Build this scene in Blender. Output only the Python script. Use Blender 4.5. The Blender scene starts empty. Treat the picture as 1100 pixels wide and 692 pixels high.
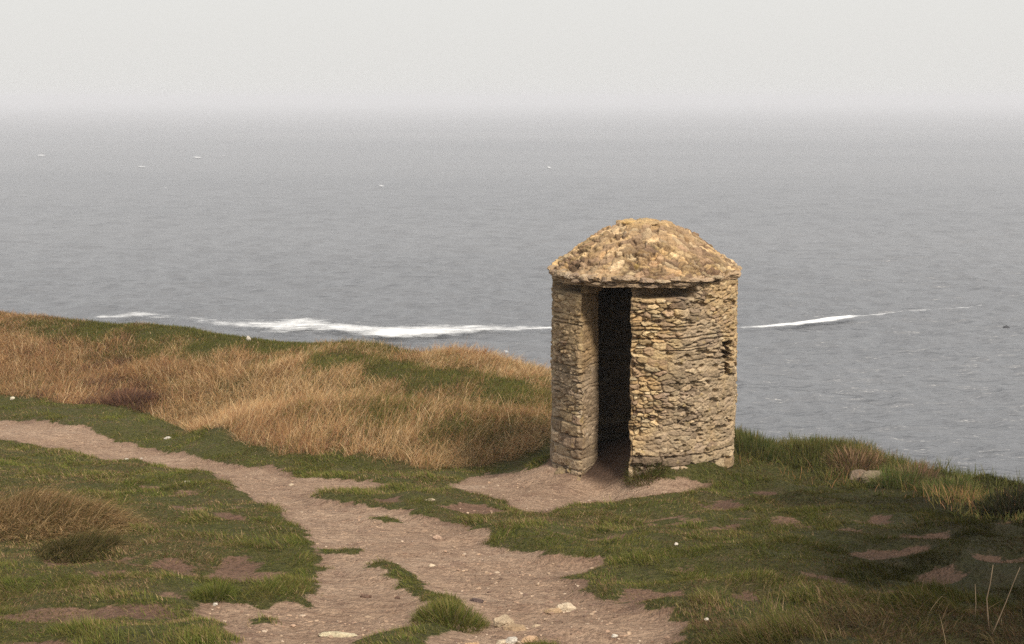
import bpy, math, random
import numpy as np

R = math.radians
rng = np.random.default_rng(11)
random.seed(11)
scene = bpy.context.scene
COL = scene.collection

# ------------------------------------------------------------------ camera constants (heights are measured from the eye)
F = 1528.0
PW, PH = 1100, 692
PITCH = math.atan((346 - 105) / F)
SEA_Z = -30.0

def ray(u, v):
    X = (u - PW / 2) / F
    Y = (PH / 2 - v) / F
    cy, sy = math.cos(PITCH), math.sin(PITCH)
    d = np.array([X, cy + Y * sy, -sy + Y * cy])
    return d / d[1]

# ------------------------------------------------------------------ noise
def _hash(ix, iy, s):
    n = (ix.astype(np.int64) * 374761393 + iy.astype(np.int64) * 668265263 + s * 1442695041) & 0x7fffffff
    n = ((n ^ (n >> 13)) * 1274126177) & 0x7fffffff
    n = n ^ (n >> 16)
    return (n & 0xffff) / 65535.0

def vnoise(x, y, s=0):
    x = np.asarray(x, float); y = np.asarray(y, float)
    ix = np.floor(x); iy = np.floor(y)
    fx = x - ix; fy = y - iy
    fx = fx * fx * (3 - 2 * fx); fy = fy * fy * (3 - 2 * fy)
    a = _hash(ix, iy, s); b = _hash(ix + 1, iy, s)
    c = _hash(ix, iy + 1, s); d = _hash(ix + 1, iy + 1, s)
    return (a * (1 - fx) + b * fx) * (1 - fy) + (c * (1 - fx) + d * fx) * fy

def fbm(x, y, s=0, o=4, g=0.5):
    t = 0; a = 1; n = 0
    for k in range(o):
        t = t + a * vnoise(x * 2 ** k + 17.3 * k, y * 2 ** k - 9.1 * k, s + k)
        n += a; a *= g
    return t / n            # 0..1

def sstep(a, b, x):
    t = np.clip((x - a) / (b - a), 0, 1)
    return t * t * (3 - 2 * t)

# ------------------------------------------------------------------ terrain
def pt(u, v, d):
    r = ray(u, v)
    return r[0] * d, d, r[2] * d

def plane(y):
    return np.where(y > 0, -1.6 - 0.158 * y, -1.6 - 0.03 * y)

ctrl = []   # u, v, depth, vegetation height standing on it
ctrl += [(-90, 326, 30, .18), (0, 335, 28, .18), (60, 345, 27.3, .15), (100, 349, 27, .1), (150, 349, 26.4, .1), (200, 358, 25.8, .1),
         (250, 364, 25.2, .1), (300, 366, 24.7, .12), (370, 365, 23.8, .14), (430, 372, 23, .16), (480, 371, 22.4, .18),
         (540, 386, 21.6, .17), (588, 400, 21, .15), (640, 430, 20, .25), (690, 455, 19, .2)]
ctrl += [(-90, 425, 23, .05), (0, 430, 22.5, .05), (100, 437, 21.5, .05), (170, 449, 20.4, .05), (60, 388, 24.6, .18), (170, 392, 23.2, .18),
         (-90, 385, 25.5, .18)]
ctrl += [(200, 449, 19.9, .2), (240, 438, 19.4, .2), (290, 428, 18.9, .2), (340, 420, 18.6, .2), (400, 418, 18.3, .2),
         (470, 424, 18.0, .18), (530, 432, 17.7, .17), (588, 440, 17.4, .15)]
ctrl += [(200, 456, 20.8, .05), (240, 448, 20.5, .05), (290, 446, 20.1, .05), (340, 438, 19.8, .05), (400, 436, 19.4, .05), (470, 440, 19.1, .05), (530, 443, 18.8, .05)]
ctrl += [(200, 464, 18.9, .05), (260, 479, 17.6, .05), (330, 491, 16.7, .05), (400, 499, 16.1, .05), (470, 501, 15.9, .05), (540, 497, 16.0, .05), (592, 489, 16.1, .05)]
ctrl += [(310, 392, 22, .1), (400, 400, 21, .08), (480, 409, 20.2, .08), (560, 421, 19.4, .1)]
# turf bank against the right foot of the hut
ctrl += [(690, 492, 13.72, 0), (735, 484, 13.8, 0), (765, 492, 13.95, 0), (690, 514.5, 13.4, 0), (735, 513, 13.45, 0), (768, 511, 13.5, 0), (735, 530, 12.75, 0), (680, 534, 12.6, 0), (640, 511, 13.75, 0), (655, 512, 13.7, 0),
         (612, 509, 13.8, 0), (595, 488, 14.6, 0)]
# right rim
ctrl += [(795, 477, 15.6, 0), (830, 486, 15.5, 0), (865, 482, 15.3, 0), (895, 480, 15.1, 0), (915, 496, 14.7, 0), (950, 507, 14.2, 0), (1020, 520, 13.3, 0), (1100, 536, 12.4, 0), (830, 505, 14.4, 0), (900, 517, 13.9, 0)]
# dry tussock bank lower left
ctrl += [(40, 545, 11.3, .1), (-60, 545, 11.3, .1)]
P = []; Rz = []
for u, v, d, h in ctrl:
    x, y, z = pt(u, v, d)
    P.append((x, y)); Rz.append(z - h - float(plane(np.array(y))))
# anchors on the plane
for y in (4.5, 6, 7.5, 9, 10.2):
    for k in range(-4, 5):
        P.append((k * 0.12 * y, y)); Rz.append(0.0)
for y in (12, 13, 14.5):
    for k in range(-5, 4):
        X = k * 0.085
        if X < 0.03:
            P.append((X * y, y)); Rz.append(0.0)
for a in ((60, 10), (60, -20), (-60, -20), (-60, 10), (0, -20), (-30, -10), (30, -10), (-25, 8), (25, 0), (-16, 12), (-14, 17)):
    P.append(a); Rz.append(0.0)
P += [(-60, 50), (-40, 40), (-25, 33)]; Rz += [1.2, 1.0, .8]
P = np.array(P); Rz = np.array(Rz)
EPS2 = 0.35
def _phi(d2): return np.sqrt(d2 + EPS2)
_A = _phi(((P[:, None] - P[None]) ** 2).sum(-1))
_W = np.linalg.solve(_A + np.eye(len(P)) * 1e-3 * -1, Rz)

def residual(x, y):
    out = np.zeros_like(x)
    for (px, py), w in zip(P, _W):
        out += w * np.sqrt((x - px) ** 2 + (y - py) ** 2 + EPS2)
    return out

EX, EY = [], []
for u, d in ((-900, 44), (-300, 34), (0, 28.6), (200, 26.4), (370, 24.3), (480, 22.9), (588, 21.4), (640, 20.2), (700, 18.4), (760, 16.9), (800, 16.1),
             (850, 15.7), (900, 15.1), (960, 14.4), (1020, 13.6), (1100, 12.7)):
    EX.append((u - 550) / F / math.cos(PITCH) * d * 0.99); EY.append(d)
EX += [6.4, 8.5, 11, 14, 60]; EY += [9.5, 4, -4, -25, -120]
EX = [-200, -60] + EX; EY = [90, 62] + EY
def edge_t(x, y):
    e = np.interp(x, EX, EY)
    e2 = np.interp(x + 0.3, EX, EY)
    sl = (e2 - e) / 0.3
    return (y - e) / np.sqrt(1 + sl * sl) + (fbm(x * .6, y * .6, 77, 3) - .5) * .5

_t = pt(40, 562, 11.0); TUSS_X, TUSS_Y = _t[0], _t[1]
_t = pt(656, 508, 13.45); DOOR_X, DOOR_Y = _t[0], _t[1]
def base_z(x, y):
    z = plane(y) + residual(x, y) * sstep(-20, 0, y)
    t = np.maximum(edge_t(x, y), 0)
    drop = np.where(t < 2, 0.42 * t * t, 0.42 * 4 + 2.4 * (t - 2))
    z = z + .20 * np.exp(-(((x - TUSS_X) / .75) ** 2 + ((y - TUSS_Y) / .6) ** 2))
    z = z - .07 * np.exp(-(((x - DOOR_X) / .30) ** 2 + ((y - DOOR_Y) / .35) ** 2))
    return z - drop

def hit(u, v):
    r = ray(u, v)
    d = np.arange(5.0, 34, 0.04)
    z = base_z(r[0] * d, d)
    k = np.argmax(r[2] * d < z)
    if k == 0: k = len(d) - 1
    return r[0] * d[k], d[k]

# ------------------------------------------------------------------ worn earth: outlines on the ground
def world_poly(pp): return np.array([hit(u, v) for u, v in pp])

def inside(poly, x, y):
    c = np.zeros(x.shape, bool)
    n = len(poly); j = n - 1
    for i in range(n):
        xi, yi = poly[i]; xj, yj = poly[j]
        if yi != yj:
            m = ((yi > y) != (yj > y)) & (x < (xj - xi) * (y - yi) / (yj - yi) + xi)
            c ^= m
        j = i
    return c

def ell(u, v, w, h, n=14):
    return [(u + w * math.cos(a) * (1 + .2 * math.sin(3 * a + u)), v + h * math.sin(a) * (1 + .2 * math.cos(2 * a + v))) for a in np.linspace(0, 2 * math.pi, n, endpoint=False)]

dirt_polys = [
    # main path
    [(-120, 438), (0, 447), (60, 454), (120, 467), (165, 478), (200, 486), (250, 497), (300, 503), (350, 509), (400, 512), (425, 516), (405, 521), (345, 524),
     (330, 530), (380, 541), (430, 548), (455, 553), (500, 561), (540, 571), (522, 580), (560, 588), (600, 593), (575, 600), (640, 600), (655, 607), (600, 613), (622, 626), (655, 640), (700, 655),
     (742, 668), (712, 685), (690, 720), (470, 760), (200, 760), (255, 690), (240, 668), (205, 655), (240, 640), (268, 650), (318, 638), (335, 618), (346, 600), (330, 572), (300, 549), (268, 532),
     (240, 515), (200, 505), (150, 494), (100, 489), (60, 479), (0, 470), (-120, 458)],
    # trodden approach to the hut
    [(472, 518), (520, 508), (570, 501), (597, 494), (612, 505), (640, 511), (668, 511), (680, 511), (705, 510), (740, 508), (766, 514), (750, 525), (680, 532), (620, 537), (592, 543), (560, 540), (548, 533), (500, 526)],
    [(640, 512), (646, 500), (676, 500), (672, 516)],
    [(455, 543), (520, 539), (545, 543), (520, 549)],
    [(560, 536), (600, 538), (590, 549), (560, 546)],
]
dirt_polys += [ell(*e) for e in (
    (775, 538, 26, 4.5), (788, 592, 30, 4.8), (790, 567, 26, 5), (748, 612, 14, 3), (700, 625, 20, 3), (720, 553, 30, 3), (940, 555, 26, 3.4), (985, 577, 34, 5), (915, 567, 16, 3),
    (960, 592, 46, 3.5), (1085, 560, 28, 3.6), (1070, 602, 30, 4), (890, 620, 26, 4.5), (1000, 612, 30, 5), (810, 522, 18, 2.5), (800, 645, 20, 4), (720, 645, 16, 3),
    (60, 657, 62, 8), (20, 690, 60, 9), (250, 556, 22, 3), (130, 655, 40, 4), (190, 640, 30, 4), (262, 600, 24, 4), (275, 612, 30, 6), (170, 610, 40, 4), (120, 600, 30, 3), (160, 525, 16, 2),
    (200, 530, 20, 2), (930, 640, 30, 4), (1040, 640, 30, 4))]
green_polys = [
    [(388, 597), (432, 606), (462, 625), (492, 645), (505, 660), (488, 669), (467, 676), (458, 720), (360, 720), (385, 689), (415, 679), (448, 665), (452, 645), (430, 622)],
    [(345, 584), (385, 586), (382, 592), (350, 589)], [(395, 553), (440, 556), (420, 560)], [(560, 690), (600, 688), (640, 720), (540, 720)],
    ell(232, 632, 22, 10), ell(320, 640, 18, 6), ell(282, 662, 14, 4),
]
patch_start = 5
thin_patches = [(170, 612, 90, 9), (200, 655, 70, 9), (120, 655, 60, 7), (240, 610, 50, 12), (40, 600, 60, 5), (215, 545, 40, 6), (100, 540, 50, 6), (850, 555, 60, 6), (700, 640, 40, 6), (420, 540, 50, 5), (640, 575, 40, 6), (720, 560, 50, 6)]
dirt_polys = [world_poly(p) for p in dirt_polys]
green_polys = [world_poly(p) for p in green_polys]
GX0, GY0, GS = -12.0, 5.0, 0.03
gnx, gny = int(22 / GS), int(21 / GS)
gx, gy = np.meshgrid(GX0 + np.arange(gnx) * GS, GY0 + np.arange(gny) * GS)
wx = gx + (fbm(gx * 1.6, gy * 1.6, 5, 4) - .5) * 0.22 + (fbm(gx * 9, gy * 9, 6, 2) - .5) * .16
wy = gy + (fbm(gx * 1.6, gy * 1.6, 8, 4) - .5) * 0.24 + (fbm(gx * 9, gy * 9, 9, 2) - .5) * .2
DIRT = np.zeros(gx.shape)
for k, p in enumerate(dirt_polys):
    if k < patch_start:
        DIRT = np.maximum(DIRT, inside(p, wx, wy) * 1.0)
    else:
        DIRT = np.maximum(DIRT, inside(p, wx, wy) * (.40 + .6 * fbm(gx * 3, gy * 3, 18, 3)))
for p in green_polys:
    DIRT *= 1 - inside(p, wx, wy)
def blur(a, n):
    for _ in range(n):
        b = np.pad(a, 1, mode='edge')
        a = (b[:-2, 1:-1] + b[2:, 1:-1] + b[1:-1, :-2] + b[1:-1, 2:] + 2 * b[1:-1, 1:-1]) / 6
    return a
_hx, _hy = pt(689.5, 495, 14.5)[:2]
_ha = np.degrees(np.arctan2(gx - _hx, -(gy - _hy)) + math.atan2(_hx, _hy)); _hr = np.hypot(gx - _hx, gy - _hy) + (fbm(gx * 6, gy * 6, 15, 2) - .5) * .12
DIRT = np.maximum(DIRT, (_hr < 1.14) & (_ha > -58) & (_ha < -3.5))
DIRT = np.maximum(DIRT, (_hr < 1.0) & (_ha > -100) & (_ha < -3.5))
for _e in thin_patches:
    DIRT = np.maximum(DIRT, .82 * inside(world_poly(ell(*_e)), wx, wy) * sstep(.38, .54, fbm(gx * 4, gy * 4, 16, 3)))
DIRT_SOFT = blur(DIRT, 14)
DIRT = blur(DIRT, 2)
def gsample(G, x, y):
    fx = np.clip((x - GX0) / GS, 0, gnx - 1.001); fy = np.clip((y - GY0) / GS, 0, gny - 1.001)
    ix = fx.astype(int); iy = fy.astype(int); fx = fx - ix; fy = fy - iy
    return (G[iy, ix] * (1 - fx) + G[iy, ix + 1] * fx) * (1 - fy) + (G[iy + 1, ix] * (1 - fx) + G[iy + 1, ix + 1] * fx) * fy

def ground_z(x, y):
    x = np.asarray(x, float); y = np.asarray(y, float)
    z = base_z(x, y)
    ds = gsample(DIRT_SOFT, x, y)
    near = sstep(30, 20, y)
    hum = (fbm(x * 1.3, y * 1.3, 21, 3) - .5) * .16 + (fbm(x * 4.5, y * 4.5, 22, 3) - .5) * .055
    right = sstep(0.5, 2.0, x) * (1 - ds)
    hum = hum * (1 + 0.5 * right)
    z = z + hum * near * (1 - .62 * ds)
    z = z - ds * .06
    z = z + ds * ((fbm(x * 11, y * 16, 25, 3) - .5) * .036 + (fbm(x * 2.4, y * 3.2, 26, 2) - .5) * .075)
    return z

def put(u, v):
    x, y = hit(u, v)
    return x, y, float(ground_z(np.array([x]), np.array([y]))[0])

# ------------------------------------------------------------------ object helpers
def mesh_obj(name, V, faces, mat=None, parent=None, smooth=False, attrs=None, loc=None):
    """faces: list of int arrays (n,3) or (n,4)"""
    me = bpy.data.meshes.new(name)
    V = np.asarray(V, np.float32)
    me.vertices.add(len(V)); me.vertices.foreach_set('co', V.ravel())
    faces = [np.asarray(f, np.int32) for f in faces if len(f)]
    nl = sum(f.size for f in faces); nf = sum(len(f) for f in faces)
    me.loops.add(nl); me.polygons.add(nf)
    me.loops.foreach_set('vertex_index', np.concatenate([f.ravel() for f in faces]))
    tot = np.concatenate([np.full(len(f), f.shape[1], np.int32) for f in faces])
    st = np.concatenate([[0], np.cumsum(tot)[:-1]]).astype(np.int32)
    me.polygons.foreach_set('loop_start', st)
    me.update(calc_edges=True)
    me.polygons.foreach_set('use_smooth', np.full(nf, bool(smooth)))
    for an, (typ, data) in (attrs or {}).items():
        at = me.attributes.new(an, typ, 'POINT')
        data = np.asarray(data, np.float32)
        if typ == 'FLOAT_COLOR':
            if data.shape[1] == 3: data = np.concatenate([data, np.ones((len(data), 1), np.float32)], 1)
            at.data.foreach_set('color', data.ravel())
        else:
            at.data.foreach_set('value', data.ravel())
    o = bpy.data.objects.new(name, me); COL.objects.link(o)
    if mat: me.materials.append(mat)
    if parent: o.parent = parent
    if loc is not None: o.location = loc
    return o

def tag(o, label=None, cat=None, group=None, kind=None):
    if label: o['label'] = label
    if cat: o['category'] = cat
    if group: o['group'] = group
    if kind: o['kind'] = kind
    return o

def thing(name, label, cat, loc=(0, 0, 0), group=None):
    o = bpy.data.objects.new(name, None); COL.objects.link(o)
    o.location = loc; o.empty_display_size = .2
    return tag(o, label, cat, group)

def grid_faces(nr, nc, wrap=False, off=0):
    r = np.arange(nr - 1)[:, None]; c = np.arange(nc if wrap else nc - 1)[None]
    c2 = (c + 1) % nc
    return np.stack([r * nc + c, r * nc + c2, (r + 1) * nc + c2, (r + 1) * nc + c], -1).reshape(-1, 4) + off

# ------------------------------------------------------------------ materials
def new_mat(name):
    m = bpy.data.materials.new(name); m.use_nodes = True
    nt = m.node_tree; nt.nodes.clear()
    out = nt.nodes.new('ShaderNodeOutputMaterial')
    return m, nt, out
def N(nt, t, **kw):
    n = nt.nodes.new(t)
    for k, v in kw.items():
        if k.startswith('i_'): n.inputs[k[2:].replace('_', ' ')].default_value = v
        else: setattr(n, k, v)
    return n
def L(nt, a, b): nt.links.new(a, b)
def noise(nt, vec, scale, detail=4, rough=.55):
    n = N(nt, 'ShaderNodeTexNoise'); n.inputs['Scale'].default_value = scale; n.inputs['Detail'].default_value = detail; n.inputs['Roughness'].default_value = rough
    L(nt, vec, n.inputs['Vector']); return n.outputs['Fac']
def ramp(nt, fac, stops):
    n = N(nt, 'ShaderNodeValToRGB'); cr = n.color_ramp
    while len(cr.elements) < len(stops): cr.elements.new(.5)
    for e, (p, c) in zip(cr.elements, stops):
        e.position = p; e.color = (*c, 1) if len(c) == 3 else c
    L(nt, fac, n.inputs['Fac']); return n.outputs['Color']
def mix(nt, fac, a, b, mode='MIX'):
    n = N(nt, 'ShaderNodeMix', data_type='RGBA', blend_type=mode)
    if isinstance(fac, (int, float)): n.inputs[0].default_value = fac
    else: L(nt, fac, n.inputs[0])
    for s, k in ((a, 6), (b, 7)):
        if isinstance(s, tuple): n.inputs[k].default_value = (*s, 1)
        else: L(nt, s, n.inputs[k])
    return n.outputs[2]
def math_n(nt, op, a, b=None, clamp=False):
    n = N(nt, 'ShaderNodeMath', operation=op, use_clamp=clamp)
    for s, k in ((a, 0), (b, 1)):
        if s is None: continue
        if isinstance(s, (int, float)): n.inputs[k].default_value = s
        else: L(nt, s, n.inputs[k])
    return n.outputs[0]
def bump(nt, h, dist, strength=1.0, normal=None):
    n = N(nt, 'ShaderNodeBump'); n.inputs['Distance'].default_value = dist; n.inputs['Strength'].default_value = strength
    L(nt, h, n.inputs['Height'])
    if normal: L(nt, normal, n.inputs['Normal'])
    return n.outputs['Normal']
def principled(nt, out, col, rough=.9, normal=None, spec=.2):
    b = N(nt, 'ShaderNodeBsdfPrincipled')
    if isinstance(col, tuple): b.inputs['Base Color'].default_value = (*col, 1)
    else: L(nt, col, b.inputs['Base Color'])
    if isinstance(rough, (int, float)): b.inputs['Roughness'].default_value = rough
    else: L(nt, rough, b.inputs['Roughness'])
    b.inputs['Specular IOR Level'].default_value = spec
    if normal: L(nt, normal, b.inputs['Normal'])
    L(nt, b.outputs[0], out.inputs['Surface']); return b
def attr(nt, name, fac=False):
    n = N(nt, 'ShaderNodeAttribute', attribute_name=name); return n.outputs['Fac'] if fac else n.outputs['Color']
def objco(nt): return N(nt, 'ShaderNodeTexCoord').outputs['Object']

# blades of grass: colour of each blade is its own
def grass_mat(name, trans=.35, rough=.75):
    m, nt, out = new_mat(name)
    c = attr(nt, 'col')
    d = N(nt, 'ShaderNodeBsdfDiffuse'); L(nt, c, d.inputs['Color'])
    t = N(nt, 'ShaderNodeBsdfTranslucent'); L(nt, c, t.inputs['Color'])
    ms = N(nt, 'ShaderNodeMixShader'); ms.inputs[0].default_value = trans
    L(nt, d.outputs[0], ms.inputs[1]); L(nt, t.outputs[0], ms.inputs[2]); L(nt, ms.outputs[0], out.inputs['Surface'])
    return m
M_GRASS = grass_mat('grass_blades')

def ground_mat():
    m, nt, out = new_mat('ground_soil')
    co = objco(nt)
    dirt = attr(nt, 'dirt', True)
    n1 = noise(nt, co, 1.1, 5); n2 = noise(nt, co, 9, 6, .65); n3 = noise(nt, co, 70, 4, .7)
    n4 = noise(nt, co, 26, 5, .7); n5 = noise(nt, co, 3.2, 5, .6)
    st = N(nt, 'ShaderNodeMapping'); st.inputs['Scale'].default_value = (1, 2.6, 1); st.inputs['Location'].default_value = (5, 3, 0); L(nt, co, st.inputs['Vector'])
    n6 = noise(nt, st.outputs[0], 6, 6, .68)
    edge = math_n(nt, 'ADD', dirt, math_n(nt, 'MULTIPLY', math_n(nt, 'SUBTRACT', math_n(nt, 'ADD', math_n(nt, 'MULTIPLY', n4, .5), math_n(nt, 'MULTIPLY', n6, .5)), .5), 1.9))
    mr = N(nt, 'ShaderNodeMapRange', interpolation_type='SMOOTHSTEP'); mr.inputs['From Min'].default_value = .36; mr.inputs['From Max'].default_value = .62; L(nt, edge, mr.inputs['Value'])
    dirt = mr.outputs[0]
    pale = ramp(nt, n1, [(.3, (.335, .228, .157)), (.5, (.41, .285, .200)), (.72, (.47, .34, .245))])
    pale = mix(nt, math_n(nt, 'MULTIPLY', ramp(nt, n6, [(.47, (0, 0, 0)), (.66, (1, 1, 1))]), .62), pale, (.190, .112, .078))
    pale = mix(nt, math_n(nt, 'MULTIPLY', ramp(nt, n5, [(.55, (0, 0, 0)), (.7, (1, 1, 1))]), .45), pale, (.225, .140, .105))
    # fine grit: small light and dark grains
    vo = N(nt, 'ShaderNodeTexVoronoi'); vo.inputs['Scale'].default_value = 48; L(nt, co, vo.inputs['Vector'])
    grain = ramp(nt, vo.outputs['Color'], [(.12, (.50, .48, .46)), (.4, (.95, .95, .95)), (.7, (1.05, 1.05, 1.05)), (.92, (1.4, 1.36, 1.3))])
    pale = mix(nt, .4, pale, grain, 'MULTIPLY')
    pale = mix(nt, .6, pale, ramp(nt, n4, [(.32, (.62, .58, .55)), (.5, (1, 1, 1)), (.7, (1.3, 1.3, 1.28))]), 'MULTIPLY')
    pale = mix(nt, .6, pale, ramp(nt, n3, [(.3, (.7, .7, .7)), (.7, (1.25, 1.25, 1.25))]), 'MULTIPLY')
    worn = mix(nt, ramp(nt, n1, [(.35, (0, 0, 0)), (.65, (1, 1, 1))]), (.150, .090, .064), (.235, .148, .102))
    worn = mix(nt, .9, worn, ramp(nt, n4, [(.32, (.55, .52, .5)), (.5, (1, 1, 1)), (.7, (1.35, 1.3, 1.25))]), 'MULTIPLY')
    earth = mix(nt, attr(nt, 'pale', True), worn, pale)
    turf = ramp(nt, n4, [(.3, (.030, .032, .012)), (.5, (.078, .078, .024)), (.7, (.13, .115, .045))])
    turf = mix(nt, math_n(nt, 'MULTIPLY', ramp(nt, n5, [(.50, (0, 0, 0)), (.66, (1, 1, 1))]), .7), turf, mix(nt, n4, (.06, .050, .024), (.15, .115, .060)))
    turf = mix(nt, attr(nt, 'shade_damp', True), turf, mix(nt, .74, turf, (.010, .010, .007)))  # right-foreground shade mixed into the turf colour
    earth = mix(nt, attr(nt, 'shade_damp', True), earth, mix(nt, .72, earth, (.045, .030, .022)))  # same painted shade on bare earth, also inside the hut
    c = mix(nt, dirt, turf, earth)
    c = mix(nt, attr(nt, 'cliff', True), c, (.27, .22, .16))
    h = math_n(nt, 'ADD', math_n(nt, 'MULTIPLY', n6, .9), math_n(nt, 'MULTIPLY', n4, .8))
    h = math_n(nt, 'ADD', math_n(nt, 'ADD', h, math_n(nt, 'MULTIPLY', n3, .3)), math_n(nt, 'MULTIPLY', vo.outputs['Distance'], -.3))
    principled(nt, out, c, .95, bump(nt, h, .05, 1.0), .1)
    return m

def stone_mat(name, lichen=True, sc=1.0):
    m, nt, out = new_mat(name)
    co = objco(nt); c = attr(nt, 'col')
    n1 = noise(nt, co, 5 * sc, 5, .6); n2 = noise(nt, co, 38 * sc, 6, .7); n3 = noise(nt, co, 110 * sc, 3, .6)
    c = mix(nt, .75, c, ramp(nt, n2, [(.28, (.50, .47, .44)), (.5, (1, 1, 1)), (.74, (1.45, 1.42, 1.35))]), 'MULTIPLY')
    c = mix(nt, .5, c, ramp(nt, n3, [(.3, (.6, .6, .6)), (.7, (1.3, 1.3, 1.3))]), 'MULTIPLY')
    if lichen:
        lm = ramp(nt, noise(nt, co, 11, 5, .65), [(.60, (0, 0, 0)), (.68, (1, 1, 1))])
        c = mix(nt, math_n(nt, 'MULTIPLY', lm, .45), c, (.40, .29, .10))
        wm = ramp(nt, noise(nt, N(nt, 'ShaderNodeMapping', i_Location=(3, 7, 1)).outputs[0], 9, 5, .7), [(.63, (0, 0, 0)), (.70, (1, 1, 1))])
        wv = N(nt, 'ShaderNodeMapping'); wv.inputs['Location'].default_value = (3.3, 7.1, 1.9); L(nt, co, wv.inputs['Vector'])
        wm = ramp(nt, noise(nt, wv.outputs[0], 10, 5, .7), [(.62, (0, 0, 0)), (.70, (1, 1, 1))])
        c = mix(nt, math_n(nt, 'MULTIPLY', wm, .5), c, (.60, .52, .40))
    h = math_n(nt, 'ADD', math_n(nt, 'MULTIPLY', n2, .7), math_n(nt, 'MULTIPLY', n3, .35))
    principled(nt, out, c, .95, bump(nt, h, .022, .9), .1)
    return m
M_STONE = stone_mat('rubble_stone')
M_ROCK = stone_mat('loose_stone', False, 1.6)

# ------------------------------------------------------------------ ground
def shade_field(x, y):
    """shade over the seaward right, painted as darker turf and soil"""
    return sstep(1.0, 3.4, x + .16 * (11 - y) + (fbm(x * .8, y * .8, 91, 3) - .5) * 1.6) * sstep(15.5, 11.5, y + (fbm(x * .7, y * .7, 92, 3) - .5) * 2)
def axis(segs):
    out = []
    for a, b, s in segs:
        n = max(1, int(round((b - a) / s))); out += list(np.linspace(a, b, n, endpoint=False))
    out.append(segs[-1][1]); return np.array(out)
xs = axis([(-60, -20, 1.2), (-20, -12, .3), (-12, -8, .09), (-8, 6, .045), (6, 12, .2), (12, 40, 1.2)])
ys = axis([(-25, 3, 1.0), (3, 5.6, .15), (5.6, 15, .04), (15, 30, .08), (30, 36, .25), (36, 100, 1.2)])
X, Y = np.meshgrid(xs, ys)
Z = ground_z(X, Y)
Z = np.maximum(Z, SEA_Z - .5)
dirt_a = gsample(DIRT, X, Y)
tt = edge_t(X, Y)
cliff = sstep(1.6, 2.4, tt)
pale_a = np.zeros(X.shape)
for p in dirt_polys[:2]:
    pale_a = np.maximum(pale_a, inside(p, X, Y) * 1.0)
pale_a = blur(pale_a, 12)
keep = (Z > SEA_Z - .45)
fa = grid_faces(len(ys), len(xs))
fa = fa[keep.ravel()[fa].any(1)]
ground = mesh_obj('ground', np.stack([X, Y, Z], -1).reshape(-1, 3), [fa], ground_mat(), smooth=True,
                  attrs={'dirt': ('FLOAT', dirt_a.ravel()), 'pale': ('FLOAT', pale_a.ravel()), 'cliff': ('FLOAT', cliff.ravel()), 'shade_damp': ('FLOAT', np.maximum(shade_field(X, Y), sstep(.97, .80, np.hypot(X - _hx, Y - _hy))).ravel())})  # painted shade: right foreground, and the earth inside the hut
tag(ground, 'worn clifftop ground with trodden earth path', kind='structure')

# ------------------------------------------------------------------ grass blades
def blades(pos, h, w, lean, az, curve, base, tip, nseg):
    """pos (n,3), h,w,lean,az,curve (n,), base/tip (n,3) -> V, faces, col"""
    n = len(pos)
    t = np.linspace(0, 1, nseg + 1)
    la = np.stack([np.cos(az), np.sin(az)], -1)
    wa = az + np.pi / 2 + rng.normal(0, .9, n)
    wd = np.stack([np.cos(wa), np.sin(wa)], -1)
    V = np.zeros((n, 2 * nseg + 1, 3), np.float32); C = np.zeros((n, 2 * nseg + 1, 3), np.float32)
    for k in range(nseg + 1):
        tk = t[k]
        f = lean * (tk * .55 + curve * tk * tk)
        up = h * tk * np.sqrt(np.maximum(1 - np.minimum(f / np.maximum(tk, .01), .96) ** 2, .08)) if k else np.zeros(n)
        cx = pos[:, 0] + la[:, 0] * h * f; cy = pos[:, 1] + la[:, 1] * h * f; cz = pos[:, 2] + up
        c = base * (1 - tk) + tip * tk
        if k < nseg:
            ww = w * .5 * (1 - .55 * tk)
            V[:, 2 * k] = np.stack([cx - wd[:, 0] * ww, cy - wd[:, 1] * ww, cz], -1)
            V[:, 2 * k + 1] = np.stack([cx + wd[:, 0] * ww, cy + wd[:, 1] * ww, cz], -1)
            C[:, 2 * k] = c; C[:, 2 * k + 1] = c
        else:
            V[:, 2 * k] = np.stack([cx, cy, cz], -1); C[:, 2 * k] = c
    st = (np.arange(n) * (2 * nseg + 1))[:, None]
    q = [np.concatenate([st + 2 * k, st + 2 * k + 1, st + 2 * k + 3, st + 2 * k + 2], 1) for k in range(nseg - 1)]
    q = np.concatenate(q) if q else np.zeros((0, 4), int)
    k = nseg - 1
    tr = np.concatenate([st + 2 * k, st + 2 * k + 1, st + 2 * k + 2], 1)
    return V.reshape(-1, 3), [q, tr], C.reshape(-1, 3)

def scatter(density, ymin, ymax, margin=1.3):
    """density(d) per square metre; a wedge of ground in front of the eye"""
    out = []
    step = .5
    for y in np.arange(ymin, ymax, step):
        hw = .375 * (y + step) + margin
        n = rng.poisson(density(y + step / 2) * step * 2 * hw)
        out.append(np.stack([rng.uniform(-hw, hw, n), rng.uniform(y, y + step, n)], -1))
    return np.concatenate(out)

def idw(ctrlpts, x, y, cols, p=3.0):
    """values of control points given as (u, v, a, b, ...) on the ground"""
    num = [0] * cols; den = 0
    for c in ctrlpts:
        hx, hy = hit(c[0], c[1])
        w = 1.0 / ((((x - hx) * 1.3) ** 2 + ((y - hy) * .8) ** 2 + .02) ** (p / 2))
        den = den + w
        for k in range(cols): num[k] = num[k] + w * c[2 + k]
    return [a / den for a in num]

long_poly = [(-260, 420), (-120, 424), (0, 429), (60, 430), (120, 438), (165, 450), (205, 463), (260, 478), (330, 490), (400, 498), (470, 500), (540, 497), (578, 488), (594, 474), (640, 480), (700, 480)]
LP = np.array([hit(u, v) for u, v in long_poly])
LP = np.concatenate([LP, [[3.2, 22], [0, 40], [-40, 60], [-40, 24]]])

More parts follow.
